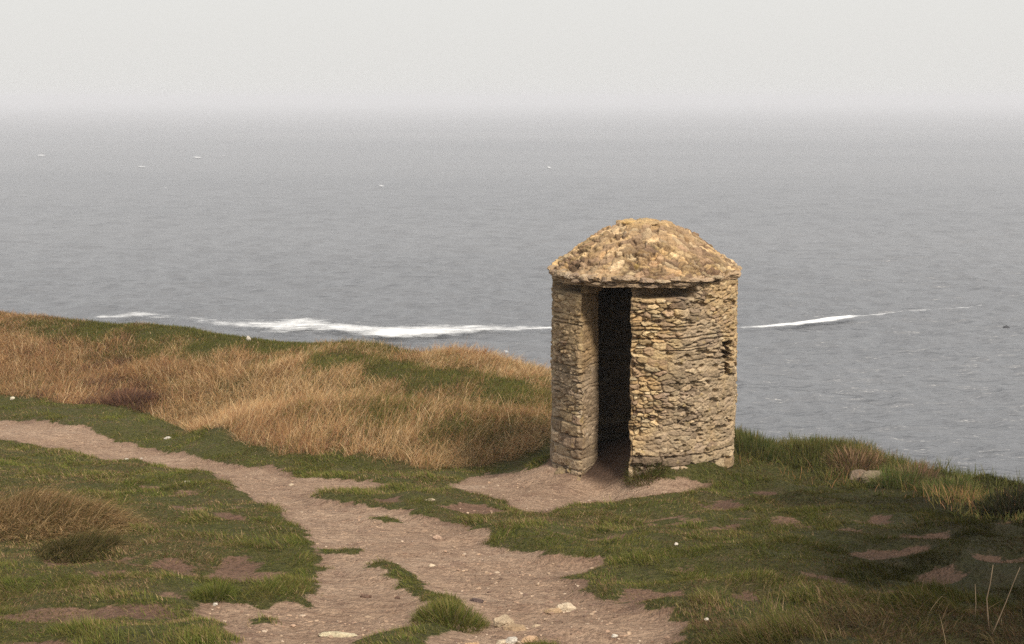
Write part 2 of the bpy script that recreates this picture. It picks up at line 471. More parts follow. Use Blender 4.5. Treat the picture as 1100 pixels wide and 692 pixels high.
HUT = np.array(pt(689.5, 495, 14.5))
HUT_R = .94

LC = [(a, b, min(1, c * 1.05 + .06), (.02 + d * .52), e) for a, b, c, d, e in [(-60, 345, .3, .2, .4), (-60, 400, .1, .35, .45), (10, 343, .3, .18, .45), (10, 380, .08, .35, .55), (10, 412, .1, .35, .45), (60, 352, .6, .15, .5), (60, 385, .12, .35, .35), (60, 420, .1, .3, .25),
      (110, 354, .85, .12, .35), (110, 378, .35, .3, .35), (110, 402, .08, .35, .3), (130, 425, 0, .3, .0), (152, 430, 0, .3, .02), (170, 357, .85, .1, .35), (170, 377, .5, .25, .5), (170, 402, .08, .4, .6),
      (200, 422, .08, .35, .6), (212, 442, 0, .33, .85), (230, 372, .9, .1, .35), (240, 387, .35, .33, .6), (230, 407, .0, .4, .75), (300, 374, .95, .1, .35), (290, 392, .5, .2, .4),
      (290, 407, 0, .38, .85), (290, 430, 0, .38, .9), (270, 457, .05, .4, .55), (360, 370, .95, .12, .35), (360, 390, .85, .12, .1), (360, 412, .08, .33, .9), (350, 442, .3, .4, .45), (340, 472, .08, .42, .6),
      (420, 379, .5, .25, .6), (420, 400, .95, .1, .1), (400, 424, .2, .33, .7), (420, 452, .55, .36, .35), (420, 487, .05, .4, .65), (470, 382, .08, .33, .75), (480, 407, .85, .12, .1), (480, 434, .5, .3, .4),
      (480, 467, .45, .36, .5), (480, 492, .08, .35, .75), (540, 398, .3, .28, .7), (540, 417, .75, .16, .25), (540, 442, .6, .3, .4), (540, 472, .4, .35, .5), (560, 487, .12, .3, .75), (580, 410, .5, .24, .5),
      (580, 437, .5, .28, .4), (640, 450, .5, .25, .5), (510, 386, .03, .33, .75), (440, 376, .12, .28, .7), (480, 392, .2, .3, .65), (568, 404, .12, .3, .7), (545, 405, .25, .28, .6)]]

def pick(cols, n):
    cols = np.array(cols); return cols[rng.integers(0, len(cols), n)]
GREEN = [(.105, .122, .028), (.130, .142, .034), (.088, .106, .024), (.152, .150, .042), (.070, .086, .020)]
OLIVE = [(.160, .138, .042), (.190, .158, .052), (.130, .116, .034)]
STRAW = [(.58, .395, .20), (.52, .34, .165), (.64, .46, .255), (.46, .295, .145), (.66, .50, .30)]
RUST = [(.40, .22, .10), (.33, .17, .08), (.45, .26, .12), (.26, .135, .08), (.35, .195, .115)]
DARK = [(.125, .068, .050), (.10, .056, .044), (.16, .088, .056)]

def long_grass():
    pc = scatter(lambda d: 165 * (18 / d) ** .5, 15.2, 31, 2.6)          # clumps
    k = 22
    n = len(pc)
    cr = rng.random((n, 6))
    spread = .05 + .07 * cr[:, 0]
    x = (pc[:, :1] + rng.normal(0, 1, (n, k)) * spread[:, None]).ravel(); y = (pc[:, 1:] + rng.normal(0, 1, (n, k)) * spread[:, None]).ravel()
    CR = np.repeat(cr, k, 0)
    da = np.arctan2(y - np.repeat(pc[:, 1], k), x - np.repeat(pc[:, 0], k))
    m = inside(LP, x + (fbm(x * 2, y * 2, 31, 3) - .5) * .5, y + (fbm(x * 2, y * 2, 32, 3) - .5) * .6)
    m &= edge_t(x, y) < 1.6
    m &= (x - HUT[0]) ** 2 + (y - HUT[1]) ** 2 > (HUT_R + .02) ** 2
    x, y, CR, da = x[m], y[m], CR[m], da[m]
    g, hh, tone = idw(LC, x, y, 3, 4.0)
    cl = fbm(x * 1.7, y * 1.7, 41, 3); cl2 = fbm(x * 6, y * 6, 42, 2)
    g = np.clip(g + (cl - .5) * .6 + (CR[:, 1] - .5) * .35, 0, 1)
    tone = np.clip(tone - .07 + (fbm(x * 1.3, y * 1.6, 43, 3) - .5) * .8 + (CR[:, 2] - .5) * .5, 0, 1)
    n = len(x); r = rng.random(n) * .6 + CR[:, 3] * .4; r2 = rng.random(n)
    col = np.where((r2 < tone)[:, None], pick(STRAW, n), pick(RUST, n))
    col = np.where((rng.random(n) < sstep(.16, 0, tone) * .95)[:, None], pick(DARK, n), col)
    gc = np.where((rng.random(n) < .5)[:, None], pick(GREEN, n), pick(OLIVE, n))
    isg = r < g * .95
    col = np.where(isg[:, None], gc, col) * (.75 + .5 * CR[:, 4])[:, None]
    h = hh * rng.uniform(.5, 1.2, n) * (.55 + .95 * CR[:, 5]) * np.where(isg, .85, 1.05)
    w = rng.uniform(.003, .0056, n) * np.clip(y / 17, .9, 1.5)
    sweep = (fbm(x * .55, y * .55, 45, 2) - .5) * 4.0 - .2
    az = np.where(rng.random(n) < .55, sweep + rng.normal(0, .45, n), da + rng.normal(0, .5, n))
    lean = rng.uniform(.4, 1.25, n) * np.where(isg, .9, 1.0)
    z = ground_z(x, y) - .01
    tip = col * rng.uniform(.9, 1.18, n)[:, None]
    V, f, C = blades(np.stack([x, y, z], -1), h, w, lean, az, rng.uniform(.2, .8, n), col, tip, 3)
    o = mesh_obj('long_grass', V, f, M_GRASS, attrs={'col': ('FLOAT_COLOR', C)})
    tag(o, 'tawny long dry grass with greener streaks on the banks behind the path', 'grass', kind='stuff')
    # short matted undergrowth between the clumps
    p = scatter(lambda d: 1000 * (18 / d) ** .7, 15.2, 31, 2.5)
    x, y = p.T
    m = inside(LP, x, y) & (edge_t(x, y) < 1.6) & ((x - HUT[0]) ** 2 + (y - HUT[1]) ** 2 > (HUT_R + .02) ** 2)
    x, y = x[m], y[m]; n = len(x)
    g, hh, tone = idw(LC, x, y, 3, 4.0)
    cl = fbm(x * 2.2, y * 2.2, 48, 3)
    isg = rng.random(n) < np.clip(g + .1 + (cl - .5) * .8, 0, 1)
    col = np.where(isg[:, None], np.where((rng.random(n) < .6)[:, None], pick(GREEN, n), pick(OLIVE, n)), np.where((rng.random(n) < .35 + .4 * tone)[:, None], pick(STRAW, n) * .8, pick(RUST, n) * .85))
    V, f, C = blades(np.stack([x, y, ground_z(x, y) - .01], -1), (.05 + .3 * hh) * rng.uniform(.4, 1.2, n), rng.uniform(.004, .008, n) * np.clip(y / 17, .9, 1.5), rng.uniform(.5, 1.2, n), rng.uniform(0, 6.28, n), rng.uniform(.1, .6, n), col, col * 1.15, 2)
    tag(mesh_obj('undergrowth', V, f, M_GRASS, attrs={'col': ('FLOAT_COLOR', C)}), 'short matted undergrowth between the dry clumps on the banks', 'grass', kind='stuff')
long_grass()

TC = [(-40, 500, .7, 0), (100, 500, .75, 0), (200, 520, .9, 0), (60, 525, .35, 0), (30, 555, .1, 0), (95, 570, .8, 0), (150, 560, .6, 0), (250, 560, .9, 0), (310, 590, .95, 0), (140, 605, .1, .2), (200, 600, .2, .2),
      (60, 620, .75, .1), (180, 670, .9, 0), (100, 680, .9, 0), (230, 632, 1, 0), (620, 560, .8, .2), (700, 560, .8, .3), (800, 520, .75, .3), (900, 540, .65, .5), (850, 580, .75, .6), (1000, 560, .6, .6), (1050, 545, .7, .4),
      (1000, 600, .6, .8), (800, 640, .75, .7), (950, 660, .45, .8), (1060, 650, .5, 1), (700, 680, .8, .6), (450, 640, .98, 0), (430, 528, .7, .1), (350, 495, .95, 0), (250, 480, .95, 0), (100, 445, .85, 0), (0, 440, .8, 0), (550, 495, .9, 0),
      (850, 500, .7, .1), (740, 495, .6, .2), (680, 500, .5, .3)]
def turf():
    p = scatter(lambda d: 11000 * (8 / d) ** 1.35, 5.7, 23)
    x, y = p.T
    d = gsample(DIRT, x, y)
    m = rng.random(len(x)) > d * 1.12 - .10 * (rng.random(len(x)) < .12)
    m &= ~inside(LP, x, y)
    m &= edge_t(x, y) < .8
    m &= (x - HUT[0]) ** 2 + (y - HUT[1]) ** 2 > (HUT_R + .0) ** 2
    x, y, d = x[m], y[m], d[m]
    bare = fbm(x * 2.2, y * 2.2, 51, 4)
    m = rng.random(len(x)) > sstep(.53, .63, bare) * .8
    x, y, d, bare = x[m], y[m], d[m], bare[m]
    g, dk = idw(TC, x, y, 2)
    n = len(x)
    c1 = fbm(x * .9, y * .9, 52, 3); c2 = fbm(x * 3.6, y * 3.6, 53, 3); c3 = fbm(x * 12, y * 12, 54, 2)
    g = np.clip(g + .10 + (c1 - .5) * 1.1 + (c2 - .5) * 1.0, 0.02, 1)
    r = rng.random(n)
    gc = np.where((rng.random(n) < .62 + (c3 - .5))[:, None], pick(GREEN, n), pick(OLIVE, n))
    bc = np.where((rng.random(n) < .30 + (c2 - .5))[:, None], pick([(.34, .235, .125), (.28, .19, .095), (.40, .29, .16)], n), pick([(.21, .13, .075), (.17, .10, .06), (.25, .165, .095), (.14, .085, .05)], n))
    col = np.where((r < g * .93)[:, None], gc, bc)
    col = col * (0.92 + .5 * c3)[:, None]
    col = col * (1 - .84 * np.maximum(shade_field(x, y), .25 * dk))[:, None]  # blades coloured darker to carry the shade over the right foreground
    h = (.014 + .046 * sstep(.42, .74, c2) ** 1.3 + .018 * c3) * rng.uniform(.6, 1.35, n) * np.where(d > .15, .8, 1)
    # taller growth on the centre strip, along the long-grass foot and in the lower right
    tall = np.exp(-(((x - hit(940, 680)[0]) / 1.1) ** 2 + ((y - 6.9) / .75) ** 2))
    h = h * (1 + 2.0 * tall * rng.random(n))
    w = rng.uniform(.003, .0052, n) * np.clip(y / 9, .8, 1.8)
    az = rng.uniform(0, 2 * np.pi, n) * .6 + (fbm(x * 1.5, y * 1.5, 55, 2)) * 5
    z = ground_z(x, y) - .006
    tip = col * rng.uniform(1.0, 1.35, n)[:, None]
    V, f, C = blades(np.stack([x, y, z], -1), h, w, rng.uniform(.45, 1.15, n), az, rng.uniform(.1, .6, n), col, tip, 2)
    o = mesh_obj('turf_grass', V, f, M_GRASS, attrs={'col': ('FLOAT_COLOR', C)})
    tag(o, 'short mottled green and brown turf either side of the path', 'grass', kind='stuff')
    n = 150
    bx, by = hit(975, 682)
    x = bx + rng.normal(0, .50, n); y = by + rng.normal(0, .30, n)
    col = pick([(.16, .115, .065), (.12, .085, .05), (.20, .15, .09), (.09, .065, .04)], n)
    V, f, C = blades(np.stack([x, y, ground_z(x, y) - .01], -1), rng.uniform(.06, .20, n), rng.uniform(.0028, .0042, n), rng.uniform(.7, 1.6, n), rng.uniform(0, 6.28, n), rng.uniform(.1, .5, n), col, col, 3)
    tag(mesh_obj('dead_stems', V, f, M_GRASS, attrs={'col': ('FLOAT_COLOR', C)}), 'loose tan dead stems lying in the rough grass at the lower right', 'grass', kind='stuff')
turf()

# tall grass along the right rim of the cliff
def rim_grass():
    n0 = 110000
    x = rng.uniform(1.6, 6.2, n0); y = rng.uniform(8.5, 18.5, n0)
    t = edge_t(x, y)
    dens = sstep(-1.5, -.4, t) * sstep(1.3, .6, t) * (.15 + sstep(.38, .58, fbm(x * 1.5, y * 1.5, 61, 3)))
    m = (rng.random(n0) < dens) & ((x - HUT[0]) ** 2 + (y - HUT[1]) ** 2 > (HUT_R + .03) ** 2) & (x / y > .12)
    x, y, t = x[m], y[m], t[m]; n = len(x)
    c = fbm(x * 1.3, y * 1.3, 62, 3); c2 = fbm(x * 5, y * 5, 63, 2)
    g = np.clip(.55 + (c - .5) * 2.0, 0, 1)
    RIMG = [(.095, .105, .032), (.12, .12, .038), (.08, .09, .028), (.145, .135, .048)]
    col = np.where((rng.random(n) < g)[:, None], pick(RIMG, n), np.where((rng.random(n) < .5)[:, None], pick(OLIVE, n), pick(RUST, n) * .8))
    h = rng.uniform(.05, .19, n) * (.35 + 1.1 * c2)
    V, f, C = blades(np.stack([x, y, ground_z(x, y) - .01], -1), h, rng.uniform(.004, .008, n), rng.uniform(.2, 1.0, n), rng.uniform(0, 6.28, n), rng.uniform(.1, .6, n), col, col * 1.2, 3)
    tag(mesh_obj('cliff_edge_grass', V, f, M_GRASS, attrs={'col': ('FLOAT_COLOR', C)}), 'rank green grass fringing the cliff edge right of the hut', 'grass', kind='stuff')
rim_grass()

# ---- single plants
def tuft(name, label, cat, u, v, rad, hgt, n, cols, lean=(.1, .8), width=.006, group=None, ell_y=1.0, up=0, nseg=3, az0=None):
    bx, by, bz = put(u, v)
    r = np.sqrt(rng.random(n)) * rad; a = rng.uniform(0, 6.283, n)
    x = r * np.cos(a); y = r * np.sin(a) * ell_y
    z = ground_z(bx + x, by + y) - bz - .012
    dome = np.sqrt(np.maximum(0, 1 - (r / rad) ** 2))
    h = hgt * rng.uniform(.5, 1.15, n) * (.45 + .65 * dome)
    az = a + rng.normal(0, .7, n) if az0 is None else rng.normal(az0, .6, n)
    ln = rng.uniform(*lean, n) * (.5 + .6 * r / rad)
    col = pick(cols, n) * rng.uniform(.75, 1.2, n)[:, None]
    V, f, C = blades(np.stack([x, y, z + up], -1), h, rng.uniform(.7, 1.3, n) * width, ln, az, rng.uniform(.1, .6, n), col, col * 1.2, nseg)
    o = mesh_obj(name, V, f, M_GRASS, attrs={'col': ('FLOAT_COLOR', C)}, loc=(bx, by, bz))
    return tag(o, label, cat, group)
TUSS = [(.42, .28, .14), (.34, .215, .105), (.24, .145, .075), (.50, .36, .19), (.17, .125, .05)]
tuft('grass_tussock', 'big matted tawny tussock of dead grass at the left edge of the picture', 'tussock', 36, 562, .80, .26, 8500, TUSS + [(.11, .10, .035)], (.9, 1.5), .0045, ell_y=.75, az0=-.75)
tuft('grass_tussock', 'olive green tussock leaning against the tawny one at the left', 'tussock', 84, 590, .30, .20, 2600, [(.075, .078, .026), (.10, .09, .032), (.15, .12, .05), (.20, .14, .07)], (.8, 1.4), .0045, az0=-.6)
tuft('grass_tuft', 'small dark green tuft alone on bare earth left of the path', 'grass tuft', 230, 640, .13, .10, 1000, GREEN + OLIVE[:1], (.5, 1.1), .004)
tuft('grass_tuft', 'green tuft where the strip between the two paths swells', 'grass tuft', 484, 663, .20, .10, 1800, GREEN + OLIVE + [(.2, .15, .08)], (.5, 1.1), .004)
tuft('heather_clump', 'dark brown withered heather clump in the hollow of the tawny bank', 'heather', 140, 434, .42, .20, 1500, DARK + RUST[3:4], (.4, 1.1), .008, ell_y=.8)
tuft('bracken_clump', 'rusty brown dead bracken behind the pale boulder on the rim', 'bracken', 917, 502, .30, .22, 1100, [(.26, .16, .09), (.20, .12, .07), (.16, .10, .06), (.30, .20, .12), (.14, .12, .045)], (.4, 1.1), .008)
tuft('bracken_clump', 'rusty seed heads between green tufts right of the boulder', 'bracken', 985, 514, .22, .20, 500, [(.26, .16, .10), (.20, .12, .08), (.13, .12, .045)], (.2, .8), .007)
tuft('grass_tuft', 'bright green tuft just right of the pale boulder', 'grass tuft', 966, 520, .28, .22, 1100, [(.085, .115, .03), (.065, .09, .026), (.13, .13, .045), (.16, .13, .06)], (.2, .9), .007)
tuft('grass_tuft', 'bright green tuft on the rim farther right than the rusty seed heads', 'grass tuft', 1018, 528, .26, .19, 900, [(.085, .115, .03), (.065, .09, .026), (.13, .13, .045), (.16, .13, .06)], (.2, .9), .007)
tuft('grass_tuft', 'tall green tuft against the right foot of the hut', 'grass tuft', 806, 488, .36, .24, 1700, [(.085, .105, .03), (.065, .085, .026), (.11, .115, .04), (.16, .13, .05)], (.1, .6), .008)
tuft('grass_tuft', 'olive tuft on the crest of the rim midway from hut to boulder', 'grass tuft', 872, 488, .46, .18, 2200, [(.085, .105, .03), (.10, .085, .03), (.13, .115, .04)], (.1, .7), .008)
tuft('bramble_bush', 'low dark bush at the right edge of the picture on the rim', 'bush', 1088, 549, .24, .22, 1100, [(.030, .034, .016), (.042, .044, .018), (.055, .042, .024)], (.2, .9), .014)
tuft('grass_tuft', 'drooping tuft on the right side of the hut doorway', 'grass tuft', 694, 503, .20, .15, 1500, GREEN + OLIVE + [(.13, .08, .05), (.17, .11, .065), (.20, .13, .08)], (.5, 1.15), .005)

# bare stalks at the lower right
def stalk_mat():
    m, nt, out = new_mat('dry_stalk'); co = objco(nt)
    principled(nt, out, mix(nt, noise(nt, co, 30), (.12, .085, .055), (.21, .155, .10)), .8); return m
M_STALK = stalk_mat()
def tube(name, pts, rad, mat, loc, label, cat, group=None, parent=None):
    pts = np.array(pts, float); n = len(pts); k = 6
    V = []
    for i, p in enumerate(pts):
        t = pts[min(i + 1, n - 1)] - pts[max(i - 1, 0)]; t /= np.linalg.norm(t)
        a = np.cross(t, [0.3, 1, .2]); a /= np.linalg.norm(a); b = np.cross(t, a)
        rr = rad * (1 - .6 * i / (n - 1))
        for j in range(k):
            q = 2 * math.pi * j / k
            V.append(p + rr * (math.cos(q) * a + math.sin(q) * b))
    f = grid_faces(n, k, True)
    V += [pts[0], pts[-1]]
    caps = [[(j + 1) % k, j, n * k] for j in range(k)] + [[(n - 1) * k + j, (n - 1) * k + (j + 1) % k, n * k + 1] for j in range(k)]
    o = mesh_obj(name, V, [f, np.array(caps)], mat, parent, True, loc=loc)
    return tag(o, label, cat, group)
bx, by, bz = put(1062, 690)
tube('dry_stalk', [(0, 0, -.02), (-.012, 0, .08), (-.018, .01, .16), (-.004, .01, .24), (.008, .02, .33)], .0042, M_STALK, (bx, by, bz), 'tall pale bare stalk standing upright at the lower right', 'stalk')
bx, by, bz = put(1063, 694)
tube('dry_stalk', [(0, 0, -.02), (.03, 0, .06), (.07, .01, .16), (.11, .02, .27), (.135, .02, .34)], .0032, M_STALK, (bx, by, bz), 'thin bare stalk slanting to the right at the lower right', 'stalk')
bx, by, bz = put(1046, 684)
tube('dry_stalk', [(0, 0, -.02), (.002, 0, .08), (-.004, .01, .18)], .003, M_STALK, (bx, by, bz), 'short dull stalk left of the tall pale one at the lower right', 'stalk')

# ------------------------------------------------------------------ stones
def ico(sub):
    t = (1 + 5 ** .5) / 2
    v = [(-1, t, 0), (1, t, 0), (-1, -t, 0), (1, -t, 0), (0, -1, t), (0, 1, t), (0, -1, -t), (0, 1, -t), (t, 0, -1), (t, 0, 1), (-t, 0, -1), (-t, 0, 1)]
    f = [(0, 11, 5), (0, 5, 1), (0, 1, 7), (0, 7, 10), (0, 10, 11), (1, 5, 9), (5, 11, 4), (11, 10, 2), (10, 7, 6), (7, 1, 8), (3, 9, 4), (3, 4, 2), (3, 2, 6), (3, 6, 8), (3, 8, 9), (4, 9, 5), (2, 4, 11), (6, 2, 10), (8, 6, 7), (9, 8, 1)]
    v = [np.array(a) / np.linalg.norm(a) for a in v]
    for _ in range(sub):
        c = {}; nf = []
        def mid(a, b):
            k = (min(a, b), max(a, b))
            if k not in c:
                m = v[a] + v[b]; v.append(m / np.linalg.norm(m)); c[k] = len(v) - 1
            return c[k]
        for a, b, d in f:
            x, y, z = mid(a, b), mid(b, d), mid(d, a)
            nf += [(a, x, z), (b, y, x), (d, z, y), (x, y, z)]
        f = nf
    return np.array(v), np.array(f)
ICO4 = ico(4); ICO1 = ico(1)
def rock_shape(seed, sx, sy, sz, sub=ICO4, cuts=9):
    rr = np.random.default_rng(seed)
    v = sub[0].copy()
    for _ in range(cuts):                       # split faces
        n = rr.normal(size=3); n[2] = abs(n[2]) * .8; n /= np.linalg.norm(n)
        d = rr.uniform(.55, .85)
        over = np.maximum(v @ n - d, 0)
        v -= over[:, None] * n * .93
    a = (fbm(v[:, 0] * 3 + seed, v[:, 1] * 3 + v[:, 2] * 2.3, seed, 4) - .5)
    b = (fbm(v[:, 0] * 11 + v[:, 2] * 5, v[:, 1] * 11 + v[:, 2] * 7, seed + 3, 3) - .5)
    v *= (1 + a * .35 + b * .16)[:, None]
    return v * np.array([sx, sy, sz])
def rock(label, u, v, sx, sy, sz, col, seed, sink=.35, rot=0, name='stone', cat='stone', tilt=0):
    bx, by, bz = put(u, v)
    V = rock_shape(seed, sx, sy, sz)
    c = np.array(col)[None] * (.75 + .5 * fbm(V[:, 0] * 25, V[:, 1] * 25 + V[:, 2] * 17, seed, 3))[:, None]
    o = mesh_obj(name, V, [ICO4[1]], M_ROCK, attrs={'col': ('FLOAT_COLOR', c)}, loc=(bx, by, bz + sz * (1 - 2 * sink)), smooth=False)
    o.rotation_euler = (tilt, 0, rot)
    return tag(o, label, cat)
PALE = (.50, .39, .27); CREAM = (.56, .46, .34); BUFF = (.42, .30, .19); WHITE = (.58, .53, .46); BROWN = (.16, .10, .075)
rock('jagged pale limestone lump, biggest loose stone on the lower path', 541, 662, .062, .05, .046, PALE, 3, .2, .4)
rock('flat sand-coloured stone half buried beside the jagged pale lump', 555, 668, .085, .04, .02, BUFF, 5, .3, -.2)
rock('small buff stone at the right end of the flat half-buried one', 576, 666, .024, .018, .014, PALE, 6, .25, .3)
rock('white angular stone nearest the camera on the path', 549, 678.5, .034, .026, .022, WHITE, 7, .25, .3)
rock('thin pale flake lying just left of the white angular stone', 538, 678, .036, .024, .010, CREAM, 8, .2, .8)
rock('long reddish buff stone right of the white angular stone', 569, 677, .048, .022, .022, (.50, .34, .22), 9, .25, .35)
rock('cream split stone on the right side of the lower path', 608, 646, .060, .032, .030, CREAM, 10, .25, .25)
rock('low sandy slab touching the cream split stone', 594, 648, .060, .03, .014, BUFF, 12, .3, .1)
rock('long flat pale slab in the left fork of the path', 362, 676, .105, .040, .014, (.60, .52, .36), 13, .25, -.1)
rock('orange-buff stone cut by the bottom of the picture between the forks', 507, 691, .05, .03, .022, (.52, .34, .2), 14, .25, .1)
rock('dark purplish stone half sunk left of the pale path stones', 512, 642, .045, .035, .020, (.15, .11, .10), 15, .35, .1)
rock('flat dark brown stone in the left fork above the pale slab', 392, 634, .040, .02, .013, BROWN, 16, .2, .1)
rock('small brown stone below the flat dark one in the left fork', 427, 637, .020, .014, .010, BROWN, 17, .2, .1)
rock('small black-brown lump at the lower right of the path', 672, 687, .028, .02, .014, (.05, .04, .035), 18, .2, .2)
rock('small white stone above the black-brown lump on the path', 660, 674, .020, .014, .010, WHITE, 19, .2, .2)
rock('pinkish stone at the far end of the gravel scatter on the path', 470, 575, .036, .025, .018, (.45, .32, .24), 20, .3, .2)
rock('white chip beside the middle of the path under the green strip', 464, 602, .026, .02, .012, CREAM, 21, .25, .2)
rock('white flake on the narrow turf strip before the hut', 437, 526.5, .030, .02, .014, WHITE, 22, .2, .2)
rock('long white flake on the earth below the narrow turf strip', 462, 541, .052, .024, .012, CREAM, 23, .2, .1)
rock('bright white stone in the turf above the left stretch of path', 180, 470, .055, .035, .035, WHITE, 24, .15, .5)
rock('white stone at the grassy near edge of the left path', 136, 492, .036, .025, .022, WHITE, 25, .15, .5)
rock('small white chip on the left path near its grassy edge', 152, 487, .020, .016, .012, WHITE, 26, .15, .5)
rock('flat white stone in turf where the left path bends', 201, 516.5, .040, .022, .012, WHITE, 27, .15, .1)
rock('white stone in turf at the far left above the path', 13, 430, .045, .03, .035, (.60, .54, .42), 28, .1, .5)
rock('white pebble on bare earth below the small dark tuft', 231, 647, .017, .013, .010, WHITE, 29, .15, .5)
rock('buff pebble on the left path near the hut turning', 313, 515.5, .026, .02, .014, CREAM, 30, .15, .5)
rock('white chip on the dark turf right of the path', 726, 593, .018, .014, .012, WHITE, 31, .1, .5)
rock('tiny white chip in dark turf by the right fork', 759, 669, .015, .011, .009, WHITE, 32, .1, .5)
rock('bright white stone on the green crest at the far cliff edge', 267, 367,   .050, .04, .055, WHITE, 33, .0, .5)
rock('pale boulder half hidden in grass on the right rim', 940, 514, .15, .11, .085, (.22, .175, .12), 34, .42, .2, 'boulder', 'boulder')
rock('grey brown boulder behind the pale one on the right rim', 921, 512, .15, .12, .085, (.20, .15, .11), 35, .3, .6, 'boulder', 'boulder')

def gravel():
    n0 = 26000
    y = rng.uniform(6, 22, n0); x = rng.uniform(-.42, .2, n0) * y
    d = gsample(DIRT, x, y)
    cl = fbm(x * 1.1, y * 1.1, 71, 3); cl2 = fbm(x * 3.5, y * 3.5, 72, 3)
    m = (d > .95) & (rng.random(n0) < sstep(.40, .68, cl) * .6 + sstep(.55, .7, cl2) * .5)
    x, y = x[m], y[m]; n = len(x)
    z = ground_z(x, y)
    s = .003 + .010 * rng.random(n) ** 5 + .003 * rng.random(n)
    Vb, Fb = ICO1
    V = np.zeros((n, len(Vb), 3)); 
    jit = 1 + rng.normal(0, .16, (n, len(Vb), 1))
    V = Vb[None] * jit * s[:, None, None] * np.stack([rng.uniform(.8, 1.6, n), rng.uniform(.7, 1.2, n), rng.uniform(.4, .8, n)], -1)[:, None]
    a = rng.uniform(0, 6.28, n); ca, sa = np.cos(a)[:, None], np.sin(a)[:, None]
    V = np.stack([V[..., 0] * ca - V[..., 1] * sa, V[..., 0] * sa + V[..., 1] * ca, V[..., 2]], -1)
    V += np.stack([x, y, z + s * .12], -1)[:, None]
    col = pick([(.36, .25, .17), (.40, .29, .20), (.30, .20, .14), (.45, .35, .26), (.22, .14, .10), (.16, .105, .08), (.34, .23, .16), (.19, .125, .09)], n) * rng.uniform(.8, 1.2, n)[:, None]
    f = (np.arange(n) * len(Vb))[:, None, None] + Fb[None]
    o = mesh_obj('path_gravel', V.reshape(-1, 3), [f.reshape(-1, 3)], M_GRASS_FREE, attrs={'col': ('FLOAT_COLOR', np.repeat(col, len(Vb), 0))})
    tag(o, 'fine buff and brown gravel scattered along the trodden path', 'gravel', kind='stuff'); print('gravel', n)
m_, nt_, out_ = new_mat('gravel'); principled(nt_, out_, attr(nt_, 'col'), .9); M_GRASS_FREE = m_
gravel()

# ------------------------------------------------------------------ the hut
class Masonry:
    def __init__(s, seed, zlo, zhi, slen, hfun, wfun):
        r = np.random.default_rng(seed)
        zs = [zlo]
        while zs[-1] < zhi: zs.append(zs[-1] + hfun(r, zs[-1]))
        s.zs = np.array(zs); s.b = []; s.rnd = []
        for i in range(len(zs)):
            b = [-.5 + r.uniform(0, .2)]
            while b[-1] < slen + .5: b.append(b[-1] + wfun(r, zs[i]))
            s.b.append(np.array(b)); s.rnd.append(r.random((len(b) + 1, 6)))
    def __call__(s, sx, z, warp=.012):
        sx = sx + (fbm(sx * 9, z * 9, 201, 3) - .5) * warp * 3
        z = z + (fbm(sx * 5, z * 7, 202, 3) - .5) * warp * 3.2 + (fbm(sx * 1.1, z * .5, 203, 2) - .5) * .05
        ci = np.clip(np.searchsorted(s.zs, z) - 1, 0, len(s.zs) - 2)
        dz = np.minimum(z - s.zs[ci], s.zs[ci + 1] - z)
        fz = (z - s.zs[ci]) / (s.zs[ci + 1] - s.zs[ci])
        dx = np.zeros_like(sx); fx = np.zeros_like(sx); rnd = np.zeros(sx.shape + (6,))
        for c in range(len(s.zs) - 1):
            m = ci == c
            if not m.any(): continue
            b = s.b[c]; k = np.clip(np.searchsorted(b, sx[m]) - 1, 0, len(b) - 2)
            dx[m] = np.minimum(sx[m] - b[k], b[k + 1] - sx[m]); fx[m] = (sx[m] - b[k]) / (b[k + 1] - b[k]); rnd[m] = s.rnd[c][k]
        return dx, dz, fx, fz, rnd

def rubble(x, y, cw, ch, s):
    """irregular stones: distance to the joint (m), place inside the stone, random numbers of the stone"""
    gx_, gy_ = x / cw, y / ch
    ix, iy = np.floor(gx_), np.floor(gy_)
    f1 = np.full(x.shape, 9.0); f2 = np.full(x.shape, 9.0); bx = np.zeros_like(x); by = np.zeros_like(x); jx = np.zeros_like(x); jy = np.zeros_like(x)
    for a in (-2, -1, 0, 1, 2):
        for b in (-1, 0, 1):
            cx, cy = ix + a, iy + b
            px = cx + .5 + (_hash(cx, cy, s) - .5) * 1.25 + .5 * (cy % 2); py = cy + .5 + (_hash(cx, cy, s + 1) - .5) * .95
            wgt = .72 + .7 * _hash(cx, cy, s + 2)
            d = np.maximum(np.abs(gx_ - px) * .55 + .45 * np.hypot(gx_ - px, gy_ - py), np.abs(gy_ - py) * 1.05) / wgt
            m = d < f1
            f2 = np.where(m, f1, np.minimum(f2, d)); f1 = np.where(m, d, f1)
            bx = np.where(m, cx, bx); by = np.where(m, cy, by); jx = np.where(m, px, jx); jy = np.where(m, py, jy)
    rnd = np.stack([_hash(bx, by, s + 10 + k) for k in range(6)], -1)
    return (f2 - f1) * .5 * ch, gx_ - jx, gy_ - jy, rnd

STC = np.array([(.46, .325, .175), (.40, .28, .155), (.52, .385, .22), (.35, .24, .145), (.62, .49, .31), (.43, .29, .15), (.30, .20, .13), (.50, .355, .185), (.56, .42, .24), (.38, .265, .17)])
def stone_cols(rnd, warm):
    c = STC[np.minimum((rnd[..., 0] * len(STC)).astype(int), len(STC) - 1)]
    return c * (.62 + .72 * rnd[..., 1])[..., None] * warm

